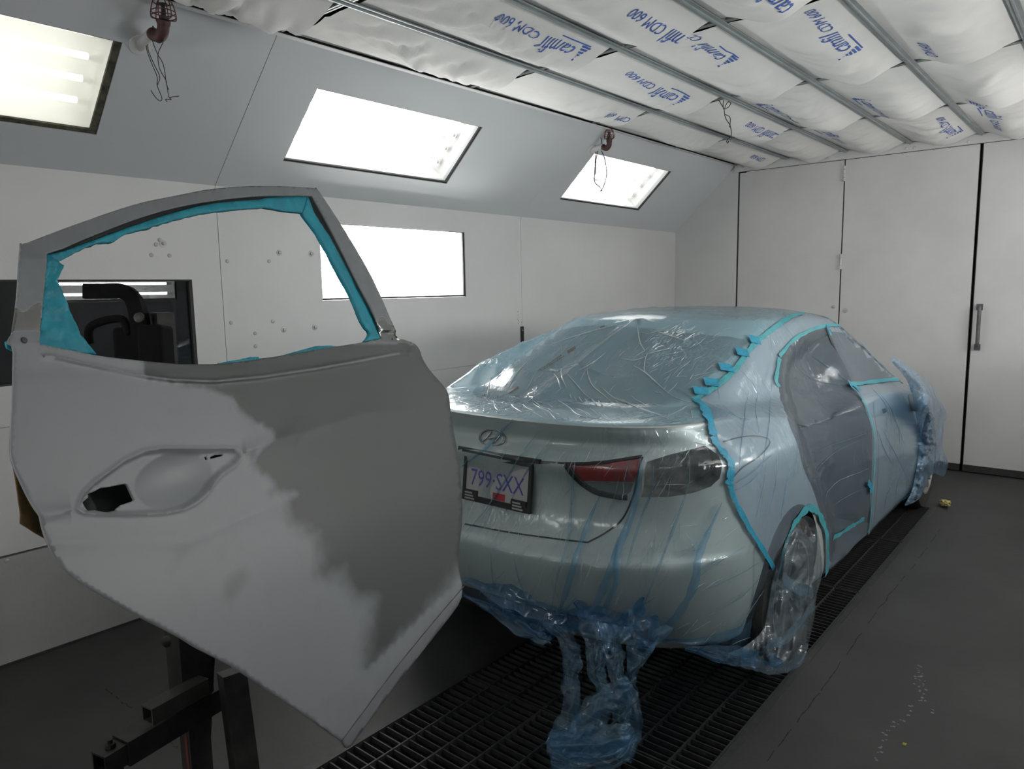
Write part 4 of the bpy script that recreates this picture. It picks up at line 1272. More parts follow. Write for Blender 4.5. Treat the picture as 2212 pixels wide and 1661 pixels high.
# emblem: oval ring with a slanted letter inside
def rear_frame(px, py):
    l, n = near(px, py)
    R_ = Vector((1, 0, 0)); U_ = (Vector((0, 0, 1)) - n * n.z).normalized(); R_ = U_.cross(n).normalized()
    return l, R_, U_, n
l, R_, U_, n_ = rear_frame(1065, 947)
def on_face(a, b, o=.006): 
    return l + R_ * a + U_ * b + n_ * o
em = MB().tube([on_face(.062 * math.cos(t * 2 * PI / 40), .032 * math.sin(t * 2 * PI / 40)) for t in range(40)], .0042, 8, closed=True)
e0 = em.build('emblem', M_CHROME, t_car, True)
for pts, r in (([(-.040, -.020), (-.030, -.004), (-.014, .020), (-.010, .029)], [.003, .004, .0035, .002]), ([(.010, -.029), (.014, -.020), (.030, .004), (.040, .020)], [.002, .0035, .004, .003]),
               ([(-.026, .001), (-.012, -.004), (.010, .003), (.026, .004)], [.003, .0035, .0035, .003])):
    MB().tube([on_face(a * .95, b * .95) for a, b in arc_pts(pts, 4)], [float(x) for x in np.interp(np.linspace(0, 1, 13), np.linspace(0, 1, 4), r)], 6).build('slanted_letter', M_CHROME, e0, True)

# licence plate in its frame
l, R_, U_, n_ = rear_frame(1078, 1040)
n_ = Vector((0, -1, .12)).normalized(); R_ = Vector((1, 0, 0)); U_ = n_.cross(R_) * -1
U_ = (Vector((0, 0, 1)) - n_ * n_.z).normalized()
l = l + n_ * .012
pf = MB()
W2, H2 = .168, .092
for (u, v) in (((-W2, W2), (-H2, -H2 + .022)), ((-W2, W2), (H2 - .014, H2)), ((-W2, -W2 + .013), (-H2 + .022, H2 - .014)), ((W2 - .013, W2), (-H2 + .022, H2 - .014))):
    pf.frame_box(l, R_, U_, n_, u, v, (-.006, .008))
pf0 = pf.build('plate_frame', M_BLACKPL, t_car)
MB().frame_box(l, R_, U_, n_, (-W2 + .006, W2 - .006), (-H2 + .006, H2 - .006), (-.006, .002)).build('plate', M_PLATE, pf0)
def lettering(body_, size, a, b, matl, parent, cond=1.0, o=.003):
    vs, fs = write(body_, size, 0, cond)
    w_ = max(v[0] for v in vs)
    return MB().add([l + R_ * (a + x - w_ / 2) + U_ * (b + y) + n_ * o for x, y in vs], fs).build('printed_lettering', matl, parent, kind='stuff')
lettering('799·SXX', .092, 0, -.030, M_PLBLUE, pf0, .80)
MB().frame_box(l, R_, U_, n_, (-.015, .045), (-.068, -.042), (.002, .0032)).build('plate_flag', M_PLRED, pf0)
for a in (-.125, .115):
    MB().frame_box(l, R_, U_, n_, (a - .035, a + .035), (-.092, -.050), (.002, .0085)).build('frame_tab', M_BLACKPL, pf0)
    for k in range(3):
        MB().frame_box(l, R_, U_, n_, (a - .028, a + .022 - .006 * k), (-.086 + k * .011, -.080 + k * .011), (.0085, .0092)).build('small_print', M_PLGREY, pf0)
bv_ = MB(); bv_.frame_box(l, R_, U_, n_, (-.20, .20), (.096, .112), (-.004, .012)); bv_.build('plate_lamp_bar', M_BLACKPL, t_car)

# roof aerial (lifts the film), door mirror
ant = at_x(1373, 690, CX)
MB().tube([ant + Vector((0, .06, -.03)), ant + Vector((0, .02, -.01)), ant + Vector((0, 0, -.004))], [.02, .012, .005], 10).build('aerial', M_BLACKPL, t_car, True)
for sd in (1, -1):
    mp = at_x(1990, 868, CX + .925); mp = Vector((CX + sd * .91, mp.y, mp.z))
    b_ = MB()
    rings = []
    for i in range(9):
        u = i / 8; r_ = math.sin(PI * min(.97, max(.03, u))) ** .5
        rings.append([mp + Vector((sd * (u - .5) * .15, .06 * r_ * math.cos(a * PI / 8), .065 * r_ * math.sin(a * PI / 8))) for a in range(16)])
    for i in range(8):
        for a in range(16):
            o = len(b_.v)
    vs = [p for r in rings for p in r]
    fs = [(i * 16 + a, i * 16 + (a + 1) % 16, (i + 1) * 16 + (a + 1) % 16, (i + 1) * 16 + a) for i in range(8) for a in range(16)] + [tuple(range(15, -1, -1)), tuple(128 + a for a in range(16))]
    b_.add(vs, fs); b_.tube([mp + Vector((-sd * .05, .02, -.03)), Vector((CX + sd * .78, mp.y, mp.z - .06))], .022, 8)
    b_.build('door_mirror', M_CAR, t_car, 50)
# ------------------------------------------------------------------ masking film
def film_mat(name, tint, milk, opa, rough=0.10, f0=0.06, bump=0.35, scale=9.0, stretch=(1, 1, 1), rot=(0, 0, 0), crease=0.18, fine_=60.0):
    M = bpy.data.materials.new(name); M.use_nodes = True
    nt = M.node_tree; N = nt.nodes; L = nt.links
    N.remove(N['Principled BSDF'])
    tc = N.new('ShaderNodeTexCoord')
    mp = N.new('ShaderNodeMapping'); mp.inputs['Scale'].default_value = stretch; mp.inputs['Rotation'].default_value = rot
    L.new(tc.outputs['Object'], mp.inputs['Vector'])
    def mth(op, a, b=None, clamp=False):
        n = N.new('ShaderNodeMath'); n.operation = op; n.use_clamp = clamp
        for i, x in enumerate((a, b)):
            if x is None: continue
            if isinstance(x, (int, float)): n.inputs[i].default_value = x
            else: L.new(x, n.inputs[i])
        return n.outputs[0]
    def ridge(sc, det, width, dist):
        n = N.new('ShaderNodeTexNoise'); n.inputs['Scale'].default_value = sc; n.inputs['Detail'].default_value = det; n.inputs['Distortion'].default_value = dist
        L.new(mp.outputs['Vector'], n.inputs['Vector'])
        a = mth('ABSOLUTE', mth('SUBTRACT', n.outputs['Fac'], 0.5))
        return mth('POWER', mth('SUBTRACT', 1.0, mth('DIVIDE', a, width, True), True), 1.5)
    r1 = ridge(scale, 2.0, 0.035, 0.6)
    r2 = ridge(scale * 3.1, 3.0, 0.06, 1.2)
    nf = N.new('ShaderNodeTexNoise'); nf.inputs['Scale'].default_value = fine_; nf.inputs['Detail'].default_value = 4
    L.new(mp.outputs['Vector'], nf.inputs['Vector'])
    # creases come and go
    nm = N.new('ShaderNodeTexNoise'); nm.inputs['Scale'].default_value = scale * .6; L.new(tc.outputs['Object'], nm.inputs['Vector'])
    gate = N.new('ShaderNodeMapRange'); gate.inputs['From Min'].default_value = .46; gate.inputs['From Max'].default_value = .62; L.new(nm.outputs['Fac'], gate.inputs['Value'])
    cr = mth('MULTIPLY', mth('ADD', r1, mth('MULTIPLY', r2, 0.55)), gate.outputs[0], True)
    h = mth('ADD', cr, mth('MULTIPLY', nf.outputs['Fac'], 0.22))
    bp = N.new('ShaderNodeBump'); bp.inputs['Strength'].default_value = bump; bp.inputs['Distance'].default_value = 0.006
    L.new(h, bp.inputs['Height'])
    tr = N.new('ShaderNodeBsdfTransparent'); tr.inputs[0].default_value = (*tint, 1)
    df = N.new('ShaderNodeBsdfDiffuse'); df.inputs[0].default_value = (*milk, 1); L.new(bp.outputs['Normal'], df.inputs['Normal'])
    tl_ = N.new('ShaderNodeBsdfTranslucent'); tl_.inputs[0].default_value = (*milk, 1)
    body_ = N.new('ShaderNodeMixShader'); body_.inputs[0].default_value = .25; L.new(df.outputs[0], body_.inputs[1]); L.new(tl_.outputs[0], body_.inputs[2])
    gl = N.new('ShaderNodeBsdfGlossy'); gl.inputs['Roughness'].default_value = rough; L.new(bp.outputs['Normal'], gl.inputs['Normal'])
    m1 = N.new('ShaderNodeMixShader'); L.new(mth('ADD', mth('MULTIPLY', cr, crease), opa, True), m1.inputs[0])
    L.new(tr.outputs[0], m1.inputs[1]); L.new(body_.outputs[0], m1.inputs[2])
    m2 = N.new('ShaderNodeMixShader'); L.new(schlick(nt, f0, bp.outputs['Normal']), m2.inputs[0])
    L.new(m1.outputs[0], m2.inputs[1]); L.new(gl.outputs[0], m2.inputs[2])
    L.new(m2.outputs[0], N['Material Output'].inputs['Surface'])
    return M

F_TOP = film_mat('film_top', (.80, .92, .97), (.34, .54, .645), .47, rough=.10, bump=.6, scale=5, stretch=(1.6, .7, 1), rot=(0, 0, .5), crease=.2)
F_REAR = film_mat('film_rear', (.90, .96, .98), (.36, .48, .54), .10, rough=.10, bump=.5, scale=4, stretch=(2.2, 1, .55), rot=(0, .35, 0), crease=.22)
F_SIDE = film_mat('film_side', (.80, .89, .96), (.36, .46, .55), .32, rough=.16, f0=.05, bump=.30, scale=4, stretch=(1, 1.8, .6), rot=(.25, 0, 0), crease=.12)
F_BLUE = film_mat('film_folds', (.66, .84, .96), (.19, .38, .56), .22, rough=.14, bump=.3, scale=6, stretch=(1.3, 1.3, .5), crease=.2, fine_=25)
F_HEM = film_mat('film_hem', (.50, .72, .92), (.10, .26, .46), .30, rough=.14, bump=.35, scale=7, crease=.2, fine_=25)
F_FOLD = film_mat('film_fold_lines', (.74, .87, .95), (.26, .42, .54), .26, rough=.12, bump=.4, scale=14, crease=.3)
F_CLEARF = film_mat('film_bright_creases', (.9, .95, .97), (.62, .72, .75), .55, rough=.15, f0=.10, bump=.3, scale=14, crease=.3)
F_WHEEL = film_mat('film_wheel', (.72, .82, .88), (.30, .37, .41), .34, rough=.13, bump=.5, scale=8, stretch=(1, 1.6, .5), crease=.3, fine_=30)
F_FRONT = film_mat('film_front', (.74, .86, .95), (.30, .48, .68), .45, rough=.15, bump=.5, scale=8, crease=.2, fine_=30)
T_TEAL = mat('teal_tape', (0.05, 0.30, 0.34), 0.5, var=.15, vscale=30, bump=.3, bscale=80)
T_BLUE = mat('blue_tape', (0.02, 0.26, 0.40), 0.5, var=.18, vscale=30, bump=.3, bscale=80)

LIPQ = [ring_pt(lv(10.55), q) for q in np.linspace(0, 1.0, 60)]
lip_c = np.array([p[0] for p in LIPQ]); lip_s = np.array([p[1] for p in LIPQ])
def s_lip(c): return float(np.interp(abs(c), lip_c, lip_s))
EDGE_T = [(1497, 868), (1520, 855), (1545, 838), (1568, 818), (1590, 795), (1606, 772), (1622, 750), (1638, 735), (1656, 720), (1678, 704), (1702, 690)]
eh = []
for x, y in EDGE_T:
    l, n = near(x, y); eh.append((l.y - CY, l.x - CX))
eh.sort()
edge_s = [e[0] for e in eh] + [eh[-1][0] + .6, 3.3]; edge_c = [e[1] for e in eh] + [.56, .52]
def c_right(s):
    a = float(np.interp(s, edge_s, edge_c))
    if s < edge_s[0]: a = float(np.interp(s, lip_s, lip_c)) - .004
    return min(a, float(np.interp(s, lip_s, lip_c)) - .004 if s < .5 else 9)
def c_left(s):
    if s < .55: return -float(np.interp(s, lip_s, lip_c)) + .002
    return -float(np.interp(s, [.55, .9, 1.3, 2.6, 3.3], [.735, .76, .74, .72, .74]))
za = ant.z + .006
def top_z(c, s):
    l, n, i, d = BVH.ray_cast(Vector((CX + c, CY + s, 3)), Vector((0, 0, -1)))
    zb = l.z if l is not None else 1.0
    sA = ant.y - CY
    if s < sA: zt = za - .36 * (sA - s) - .30 * abs(c) ** .9 if s > .3 else 0
    else: zt = za - .07 * (s - sA) - .20 * abs(c)
    if c < -.25 and s > .40:        # film pulled taut from the far roof edge down to the boot corner
        zt = max(zt, float(np.interp(s, [.40, .55, .835, 1.14, 1.53, 1.92, 2.4, 3.3], [1.06, 1.10, 1.205, 1.275, 1.352, 1.376, 1.38, 1.30])) - .24 * abs(c + .62))
    z = max(zb + .007, zt)
    k = min(.02, abs(zb + .007 - zt)) / .02
    fold = .004 * nz(c * 6 + s * 3, s * 2.2, 3) + .0035 * max(0, nz(c * 16 + s * 9, s * 3.5 - c * 4, 8)) * (1 + 2 * smoothstep(.1, -.6, c))
    tension = .006 * max(0, nz(math.atan2(s - sA, c + 1e-4) * 6, .3, 5)) if zt > zb + .01 else 0
    fold *= .3 + .7 * smoothstep(0, .12, s - s_lip(c))
    return z + max(-.004, fold + tension)
rows = []
SS = list(np.concatenate([np.linspace(.118, .62, 46), np.linspace(.635, 1.6, 60), np.linspace(1.63, 3.25, 34)]))
for s in SS:
    a, b = c_left(s), c_right(s)
    r_ = []
    for j in range(81):
        c = a + (b - a) * j / 80
        z = top_z(c, s)
        if c < -.64 and s > .5: z -= .16 * ((-.64 - c) / .11) ** 2
        r_.append(carw(c, s, z))
    rows.append(r_)
t_f1 = thing('masking_film', 'glossy blue masking film over the roof, rear window and boot lid, lifted by the aerial', 'masking film', (CX, CY + 1.2, 1.1), 'sheets of film on the car')
MB().grid(rows).build('film_sheet', F_TOP, t_f1, True)

# loose crease ridges over the rear window and boot lid, and small print on the film
FBV = BVHTree.FromPolygons([Vector(p) for r_ in rows for p in r_], [(i * 81 + j, i * 81 + j + 1, (i + 1) * 81 + j + 1, (i + 1) * 81 + j) for i in range(len(rows) - 1) for j in range(80)])
def on_film(px, py):
    """point of the top film under a picture point, or None"""
    loc, n, i, ds = FBV.ray_cast(Vector(CAM), Vector(ray(px, py)))
    if loc is None: return None
    return loc - Vector(ray(px, py)) * .003
CREASES = [[(1268, 789), (1270, 810), (1280, 832), (1300, 850), (1322, 868)], [(1224, 806), (1245, 830), (1262, 850), (1276, 862)], [(1212, 796), (1214, 815), (1224, 838)], [(1196, 806), (1206, 820), (1210, 838)],
           [(1300, 836), (1325, 858), (1360, 872), (1400, 890)], [(1370, 790), (1396, 806), (1420, 828), (1450, 855)], [(1450, 855), (1480, 866), (1494, 868)], [(1400, 762), (1394, 775), (1392, 800), (1404, 812)],
           [(1374, 690), (1378, 715), (1382, 738), (1392, 756)], [(1205, 864), (1230, 880), (1252, 897), (1300, 906)], [(1100, 866), (1110, 880), (1130, 892)], [(1126, 870), (1140, 882), (1160, 890)], [(1065, 862), (1070, 880), (1078, 888)],
           [(1400, 764), (1425, 757), (1450, 752)], [(1340, 775), (1370, 778), (1395, 770)], [(1060, 815), (1056, 835), (1052, 855), (1046, 868)], [(1330, 872), (1345, 884), (1360, 896)], [(1310, 760), (1285, 780), (1250, 800)],
           [(1498, 806), (1490, 820)], [(1160, 760), (1130, 790), (1110, 815), (1098, 840)], [(1196, 742), (1230, 730), (1290, 712), (1350, 696)], [(1150, 870), (1165, 880), (1190, 890)], [(1380, 880), (1420, 895), (1455, 910)], [(1490, 872), (1470, 885), (1440, 900)],
           [(1492, 874), (1494, 888), (1496, 902)], [(1250, 857), (1258, 868)], [(1262, 858), (1272, 872)], [(1276, 858), (1290, 876)], [(1290, 862), (1305, 880)], [(1240, 856), (1246, 866)], [(1230, 850), (1234, 860)],
           [(1420, 716), (1440, 722), (1480, 735)]]
ck = MB(); r5 = random.Random(5)
for cs in CREASES:
    path = [q for q in (on_film(*p) for p in arc_pts(cs, 5)) if q is not None]
    k = len(path); r0 = r5.uniform(.0022, .0042)
    if k < 3: continue
    ck.tube(path, [r0 * (0.25 + .75 * math.sin(PI * i / (k - 1))) for i in range(k)], 5)
ck.build('crease_ridges', F_CLEARF, t_f1, True, kind='stuff')
ck = MB()
for kx in range(230):
    x0 = r5.uniform(985, 1600); y0 = r5.uniform(700, 915)
    u_ = r5.random()
    an = math.radians(r5.gauss(125, 16) if y0 < 850 and x0 < 1350 else (r5.gauss(150, 14) if y0 < 840 else r5.gauss(38, 16)))
    L0 = r5.uniform(8, 46)
    pts_ = [(x0 + math.cos(an) * L0 * u + 3 * nz(u * 2, kx), y0 + math.sin(an) * L0 * u + 3 * nz(u * 2, kx, 5)) for u in (0, .35, .7, 1)]
    path = [q for q in (on_film(*p) for p in arc_pts(pts_, 3)) if q is not None]
    k = len(path); r0 = r5.uniform(.0006, .0017)
    if k > 3: ck.tube(path, [r0 * (.2 + .8 * math.sin(PI * i / (k - 1))) for i in range(k)], 4)
ck.build('fine_wrinkles', F_CLEARF, t_f1, True, kind='stuff')
M_PRINT = mat('dark_print', (.03, .03, .028), .6)
pr_ = MB()
def block(px0, py0, px1, py1, wpx):
    dx, dy = px1 - px0, py1 - py0; L_ = math.hypot(dx, dy); nx_, ny_ = -dy / L_ * wpx, dx / L_ * wpx
    q = [on_film(px0 + nx_, py0 + ny_), on_film(px1 + nx_, py1 + ny_), on_film(px1 - nx_, py1 - ny_), on_film(px0 - nx_, py0 - ny_)]
    if all(v is not None for v in q): pr_.add(q, [(0, 1, 2, 3)])
for (ax, ay, bx_, by_) in ((1160, 802, 1213, 767), (1168, 801, 1219, 768), (1022, 874, 1088, 853)):
    L_ = math.hypot(bx_ - ax, by_ - ay); u = 0
    while u < 1:
        w_ = r5.uniform(.025, .05)
        block(ax + (bx_ - ax) * u, ay + (by_ - ay) * u, ax + (bx_ - ax) * min(1, u + w_), ay + (by_ - ay) * min(1, u + w_), r5.uniform(1.0, 1.7)); u += w_ + r5.uniform(.015, .035)
block(1226, 761, 1243, 750, 3.2); block(1097, 847, 1120, 836, 2.6); block(1296, 708, 1306, 704, 2)
pr_.build('small_print', M_PRINT, t_f1, kind='stuff')

def tape_strip(pts, w, matl, parent, off=.010, jag=.004, taper=None, wob=.002):
    return strip(pts, w, 'masking_tape', matl, parent, off, thick=0, wob=wob, jag=jag, taper=taper, n=5)
tape_strip(EDGE_T + [(1735, 680)], .022, T_TEAL, t_f1, .014)
for (x, y) in ((1626, 738), (1600, 766), (1566, 799), (1535, 831), (1513, 850)):
    l, n = near(x, y); u = Vector((.75, .45, .2)); u = (u - n * u.dot(n)).normalized(); v = n.cross(u)
    q = [[l + n * .016 + u * a + v * b for a in (-.032, -.01, .01, .03)] for b in (-.024, 0, .024)]
    MB().grid(q).build('tape_tab', T_BLUE, t_f1)

# rear curtain hanging from the lip
def hem_z(px):
    H = [(960, 1278), (1000, 1290), (1060, 1318), (1100, 1350), (1140, 1376), (1190, 1392), (1225, 1358), (1262, 1342), (1300, 1352), (1400, 1372), (1480, 1398), (1560, 1415), (1640, 1430), (1700, 1440)]
    return float(np.interp(px, [h[0] for h in H], [h[1] for h in H]))
T23 = [(1540, 870), (1536, 900), (1540, 945), (1562, 985), (1577, 1005), (1570, 1045), (1590, 1095), (1620, 1150), (1650, 1195), (1673, 1245), (1668, 1300), (1662, 1360), (1700, 1450)]
def right_lim(py): return float(np.interp(py, [t[1] for t in T23], [t[0] for t in T23]))
QC = list(np.linspace(-1.02, 1.10, 170))
kk = list(np.linspace(10.45, 2.0, 70)); down = [i / 10 for i in range(1, 11)]
def curtain(q, k, t):
    L_ = lv(k); c, s, z = ring_pt(L_, min(2, abs(q))); sg = 1 if q >= 0 else -1
    c2, s2, z2 = ring_pt(L_, min(2, abs(q) + .02)); tx, ty = (c2 - c), (s2 - s); ln = math.hypot(tx, ty) or 1
    n = Vector((ty / ln * sg, -tx / ln, 0))
    if abs(q) < .01: n = Vector((0, -1, 0))
    dep = (10.45 - k) / 8.45 + t * .5
    ph = q * 9 + dep * 1.6 * (1 - q)
    f = abs(nz(ph, dep * .8, 1.5)); f2 = abs(nz(ph * 2.7, dep * 1.5, 6.5)); f3 = nz(q * 30, dep * 14, 2.2)
    amp = .004 + .030 * smoothstep(.15, 1.1, dep) * (1 - .6 * smoothstep(.55, .9, q))
    off = .006 + amp * (1.1 * f + .5 * f2) + .0025 * f3
    P = carw(sg * c, s, z) + n * off
    if t > 0:
        px, py = to_px(P)
        hz = at_plane(px, hem_z(px), P, (0, 1, 0)).z
        hz = max(.012, min(P.z, hz))
        P.z = P.z + (hz - P.z) * t
        P += n * (-.05 * t * t + .03 * t * f)
    return P
rows = [[curtain(q, k, 0) for q in QC] for k in kk] + [[curtain(q, 2.0, t) for q in QC] for t in down]
mb = MB()
for r_ in rows: mb.v += [tuple(p) for p in r_]
nc = len(QC)
PX = [to_px(p) for p in mb.v]
for i in range(len(rows) - 1):
    for j in range(nc - 1):
        f = (i * nc + j, i * nc + j + 1, (i + 1) * nc + j + 1, (i + 1) * nc + j)
        cx_ = sum(PX[v][0] for v in f) / 4; cy_ = sum(PX[v][1] for v in f) / 4
        if QC[j] > 0 and cx_ > right_lim(cy_): continue
        mb.f.append(f); mb.mi.append(1 if i >= len(kk) - 2 else 0)
t_f2 = thing('masking_film', 'loose clear-blue film curtain over the rear bumper, its blue tail bunched on the grate', 'masking film', (CX, CY - .05, .6), 'sheets of film on the car')
me = mb.mesh('film_curtain')
bm = bmesh.new(); bm.from_mesh(me); bmesh.ops.delete(bm, geom=[v for v in bm.verts if not v.link_faces], context='VERTS'); bm.to_mesh(me); bm.free()
link('film_curtain', me, [F_REAR, F_BLUE], t_f2, True)
BV2 = BVHTree.FromPolygons([Vector(v.co) for v in me.vertices], [tuple(p.vertices) for p in me.polygons])
def on_curtain(px, py, dy=.06):
    loc, n, i, ds = BV2.ray_cast(Vector(CAM), Vector(ray(px, py)))
    if loc is None: loc = at_y(px, py, CY + dy)
    return loc - Vector(ray(px, py)) * .006
# doubled folds of the curtain: bluer, in long diagonal runs
FOLDS = [([(1108, 905), (1075, 940), (1040, 975), (998, 1008)], .020), ([(1166, 930), (1130, 975), (1090, 1040), (1050, 1100), (1005, 1150)], .012), ([(1196, 945), (1150, 1000), (1115, 1060), (1085, 1120)], .010),
         ([(1250, 960), (1240, 1010), (1235, 1080), (1228, 1160), (1205, 1240), (1190, 1320)], .014), ([(1385, 985), (1378, 1040), (1365, 1110), (1335, 1190), (1330, 1260), (1300, 1330), (1290, 1380)], .034),
         ([(1440, 1010), (1400, 1080), (1372, 1160), (1350, 1230)], .012), ([(1490, 975), (1488, 1040), (1470, 1100), (1440, 1180), (1410, 1260), (1385, 1320), (1360, 1380)], .012),
         ([(1560, 1085), (1530, 1150), (1510, 1200), (1500, 1260), (1470, 1320), (1420, 1380), (1385, 1440)], .040), ([(1300, 1060), (1270, 1130), (1245, 1200), (1225, 1270), (1205, 1330), (1190, 1385)], .030),
         ([(1335, 1160), (1318, 1230), (1290, 1300), (1262, 1350)], .034), ([(1000, 1285), (1060, 1305), (1110, 1320), (1160, 1335), (1215, 1320), (1245, 1290)], .026), ([(1412, 1005), (1408, 1060), (1396, 1100)], .008),
         ([(1340, 1020), (1325, 1080), (1310, 1120)], .008), ([(1415, 1290), (1360, 1330), (1330, 1370), (1320, 1420)], .016), ([(1110, 1200), (1120, 1250), (1140, 1300)], .008), ([(1060, 1180), (1062, 1230), (1070, 1290)], .006),
         ([(1480, 1150), (1495, 1175), (1502, 1195)], .008), ([(1580, 1195), (1540, 1215), (1505, 1235)], .006), ([(1610, 1180), (1560, 1210), (1510, 1245)], .006), ([(1640, 1215), (1590, 1245), (1520, 1275)], .006), ([(1660, 1260), (1620, 1320), (1580, 1390)], .008), ([(1650, 1240), (1600, 1290), (1530, 1330)], .006)]
for fl_, w in FOLDS:
    path = [on_curtain(*p) for p in arc_pts(fl_, 6)]
    rows = []; k = len(path)
    for i, p in enumerate(path):
        a = path[max(0, i - 1)]; b = path[min(k - 1, i + 1)]; t = (b - a).normalized()
        vdir = Vector(ray(*to_px(p))); sdv = t.cross(vdir).normalized()
        ww = .72 * w * (.06 + .94 * math.sin(PI * (i + .3) / (k + .2))) * (1 + .55 * nz(i * .35, w * 300, 3))
        rows.append([p + sdv * ww * e - vdir * (.010 * (1 - (2 * e) ** 2) + .004 * nz(i * .5, e * 4, w * 100)) for e in (-.5, -.3, -.1, .1, .3, .5)])
    MB().grid(rows).build('fold', F_BLUE if w > .018 else F_FOLD, t_f2, True)

for hp, w, sd_ in (([(1000, 1252), (1060, 1276), (1120, 1296), (1190, 1330), (1225, 1330)], .085, 3), ([(1000, 1282), (1060, 1312), (1110, 1346), (1160, 1376), (1190, 1388)], .055, 7), ([(1180, 1384), (1215, 1352), (1260, 1330), (1320, 1340), (1390, 1362)], .075, 12),
                  ([(1060, 1290), (1120, 1325), (1165, 1358), (1188, 1384)], .06, 17), ([(1240, 1300), (1270, 1330), (1310, 1350), (1370, 1380)], .06, 23), ([(1390, 1290), (1370, 1330), (1330, 1362), (1270, 1362)], .06, 29), ([(1480, 1400), (1560, 1415), (1640, 1425), (1690, 1430)], .05, 31), ([(1420, 1330), (1400, 1370), (1380, 1400)], .06, 37)):
    path = [on_curtain(*p) for p in arc_pts(hp, 8)]
    rows = []; k = len(path)
    for i, p in enumerate(path):
        a = path[max(0, i - 1)]; b = path[min(k - 1, i + 1)]; t = (b - a).normalized(); vdir = Vector(ray(*to_px(p))); sdv = t.cross(vdir).normalized()
        ww = w * (.15 + .85 * math.sin(PI * (i + .3) / (k + .2))) * (1 + .4 * nz(i * .25, sd_))
        rows.append([p + sdv * (ww * e + .012 * nz(i * .2, e * 3, sd_)) - vdir * (.010 + .028 * abs(nz(e * 4, i * .12, sd_))) for e in (-.5, -.38, -.25, -.12, 0, .12, .25, .38, .5)])
    MB().grid(rows).build('hem_fold', F_HEM, t_f2, True)
# short bright wrinkles all over the curtain
wk = MB()
for kx in range(150):
    x0 = r5.uniform(1000, 1640); y0 = r5.uniform(930, 1370)
    if x0 > right_lim(y0) - 12: continue
    L0 = r5.uniform(14, 70); an = math.radians(r5.gauss(112, 14) if x0 < 1480 else r5.gauss(152, 14))
    pts_ = [(x0 + math.cos(an) * L0 * u + 4 * nz(u * 2, kx), y0 + math.sin(an) * L0 * u + 4 * nz(u * 2, kx, 5)) for u in (0, .35, .7, 1)]
    if any(BV2.ray_cast(Vector(CAM), Vector(ray(*p)))[0] is None for p in pts_): continue
    path = [on_curtain(*p) for p in arc_pts(pts_, 3)]
    k = len(path); r0 = r5.uniform(.0007, .0016)
    wk.tube(path, [r0 * (0.2 + .8 * math.sin(PI * i / (k - 1))) for i in range(k)], 4)
wk.build('fine_wrinkles', F_CLEARF, t_f2, True, kind='stuff')

# the bunched tail falling to the grate
def drape(pts, w, ydeps, seed, matl=F_BLUE, nseg=12, amp=.035):
    P2 = arc_pts(pts, nseg); k = len(P2)
    ydl = np.interp(np.linspace(0, 1, k), np.linspace(0, 1, len(ydeps)), ydeps)
    path = []
    for (x, y), yd in zip(P2, ydl):
        p = at_y(x, y, yd)
        if p.z < .02: p = at_z(x, y, .02)
        path.append(p)
    wl = w if isinstance(w, list) else [w, w]
    rows = []
    for i, p in enumerate(path):
        a = path[max(0, i - 1)]; b = path[min(k - 1, i + 1)]; t = (b - a); t = t.normalized() if t.length > 1e-6 else Vector((0, 0, -1))
        vdir = Vector(ray(*to_px(p))); sdv = t.cross(vdir).normalized()
        ww = float(np.interp(i / (k - 1), np.linspace(0, 1, len(wl)), wl)) * (1 + .3 * nz(i * .14, seed, 1))
        row = []
        for j in range(17):
            e = j / 16 - .5
            dp = amp * (abs(nz(e * 3 + seed, i * .09, seed)) * 1.5 + .25 * nz(e * 6, i * .22, seed + 4)) + .35 * ww * (1 - abs(2 * e))
            q = p + sdv * (ww * e + .010 * nz(i * .16, e * 2, seed + 9)) - vdir * dp
            if q.z < .008: q.z = .008 + .02 * abs(nz(i * .7, e * 6, seed))
            row.append(q)
        rows.append(row)
    return MB().grid(rows).build('film_tail', matl, t_f2, True)
yT = CY + .06
drape([(1200, 1335), (1222, 1375), (1236, 1420), (1232, 1470), (1236, 1520), (1222, 1570), (1200, 1620)], [.10, .060, .065, .06, .07, .09], [yT + .04, yT - .02, yT - .10, yT - .16], 3)
drape([(1290, 1345), (1290, 1400), (1288, 1450), (1305, 1500), (1282, 1545), (1245, 1600)], [.13, .07, .05, .06, .08], [yT + .04, yT - .04, yT - .12, yT - .18], 8)
drape([(1405, 1335), (1385, 1390), (1368, 1440), (1360, 1480), (1368, 1530), (1362, 1590), (1345, 1640)], [.16, .09, .045, .04, .05, .07, .06], [yT + .06, yT - .02, yT - .06, yT - .08], 13)
drape([(1365, 1478), (1325, 1505), (1285, 1540), (1255, 1590), (1215, 1625)], [.05, .09, .09, .08], [yT - .10, yT - .14, yT - .18, yT - .22], 21)
drape([(1330, 1350), (1325, 1400), (1330, 1450), (1345, 1495), (1340, 1560)], [.10, .06, .05, .06], [yT, yT - .06, yT - .10, yT - .12], 27)
drape([(1188, 1600), (1230, 1600), (1290, 1600), (1340, 1590), (1368, 1575)], [.06, .10, .08, .09, .05], [yT - .2, yT - .2, yT - .12], 33, F_BLUE, 8, .05)
drape([(1190, 1645), (1240, 1655), (1300, 1640), (1350, 1620), (1366, 1590)], [.06, .06, .06, .05], [yT - .25, yT - .2, yT - .12], 39, F_BLUE, 8, .04)
sheet, fs_ = tri_patch([(1185, 1595), (1280, 1592), (1330, 1610), (1372, 1580), (1368, 1625), (1340, 1648), (1260, 1665), (1195, 1672), (1180, 1630)], (), 8)
V = []
for x, y in sheet:
    p = at_z(x, y, .015); p.z += .012 + .030 * abs(nz(x / 26, y / 18, 4)) + .012 * nz(x / 9, y / 8, 7); V.append(p)
MB().add(V, fs_).build('film_tail', F_BLUE, t_f2, True)

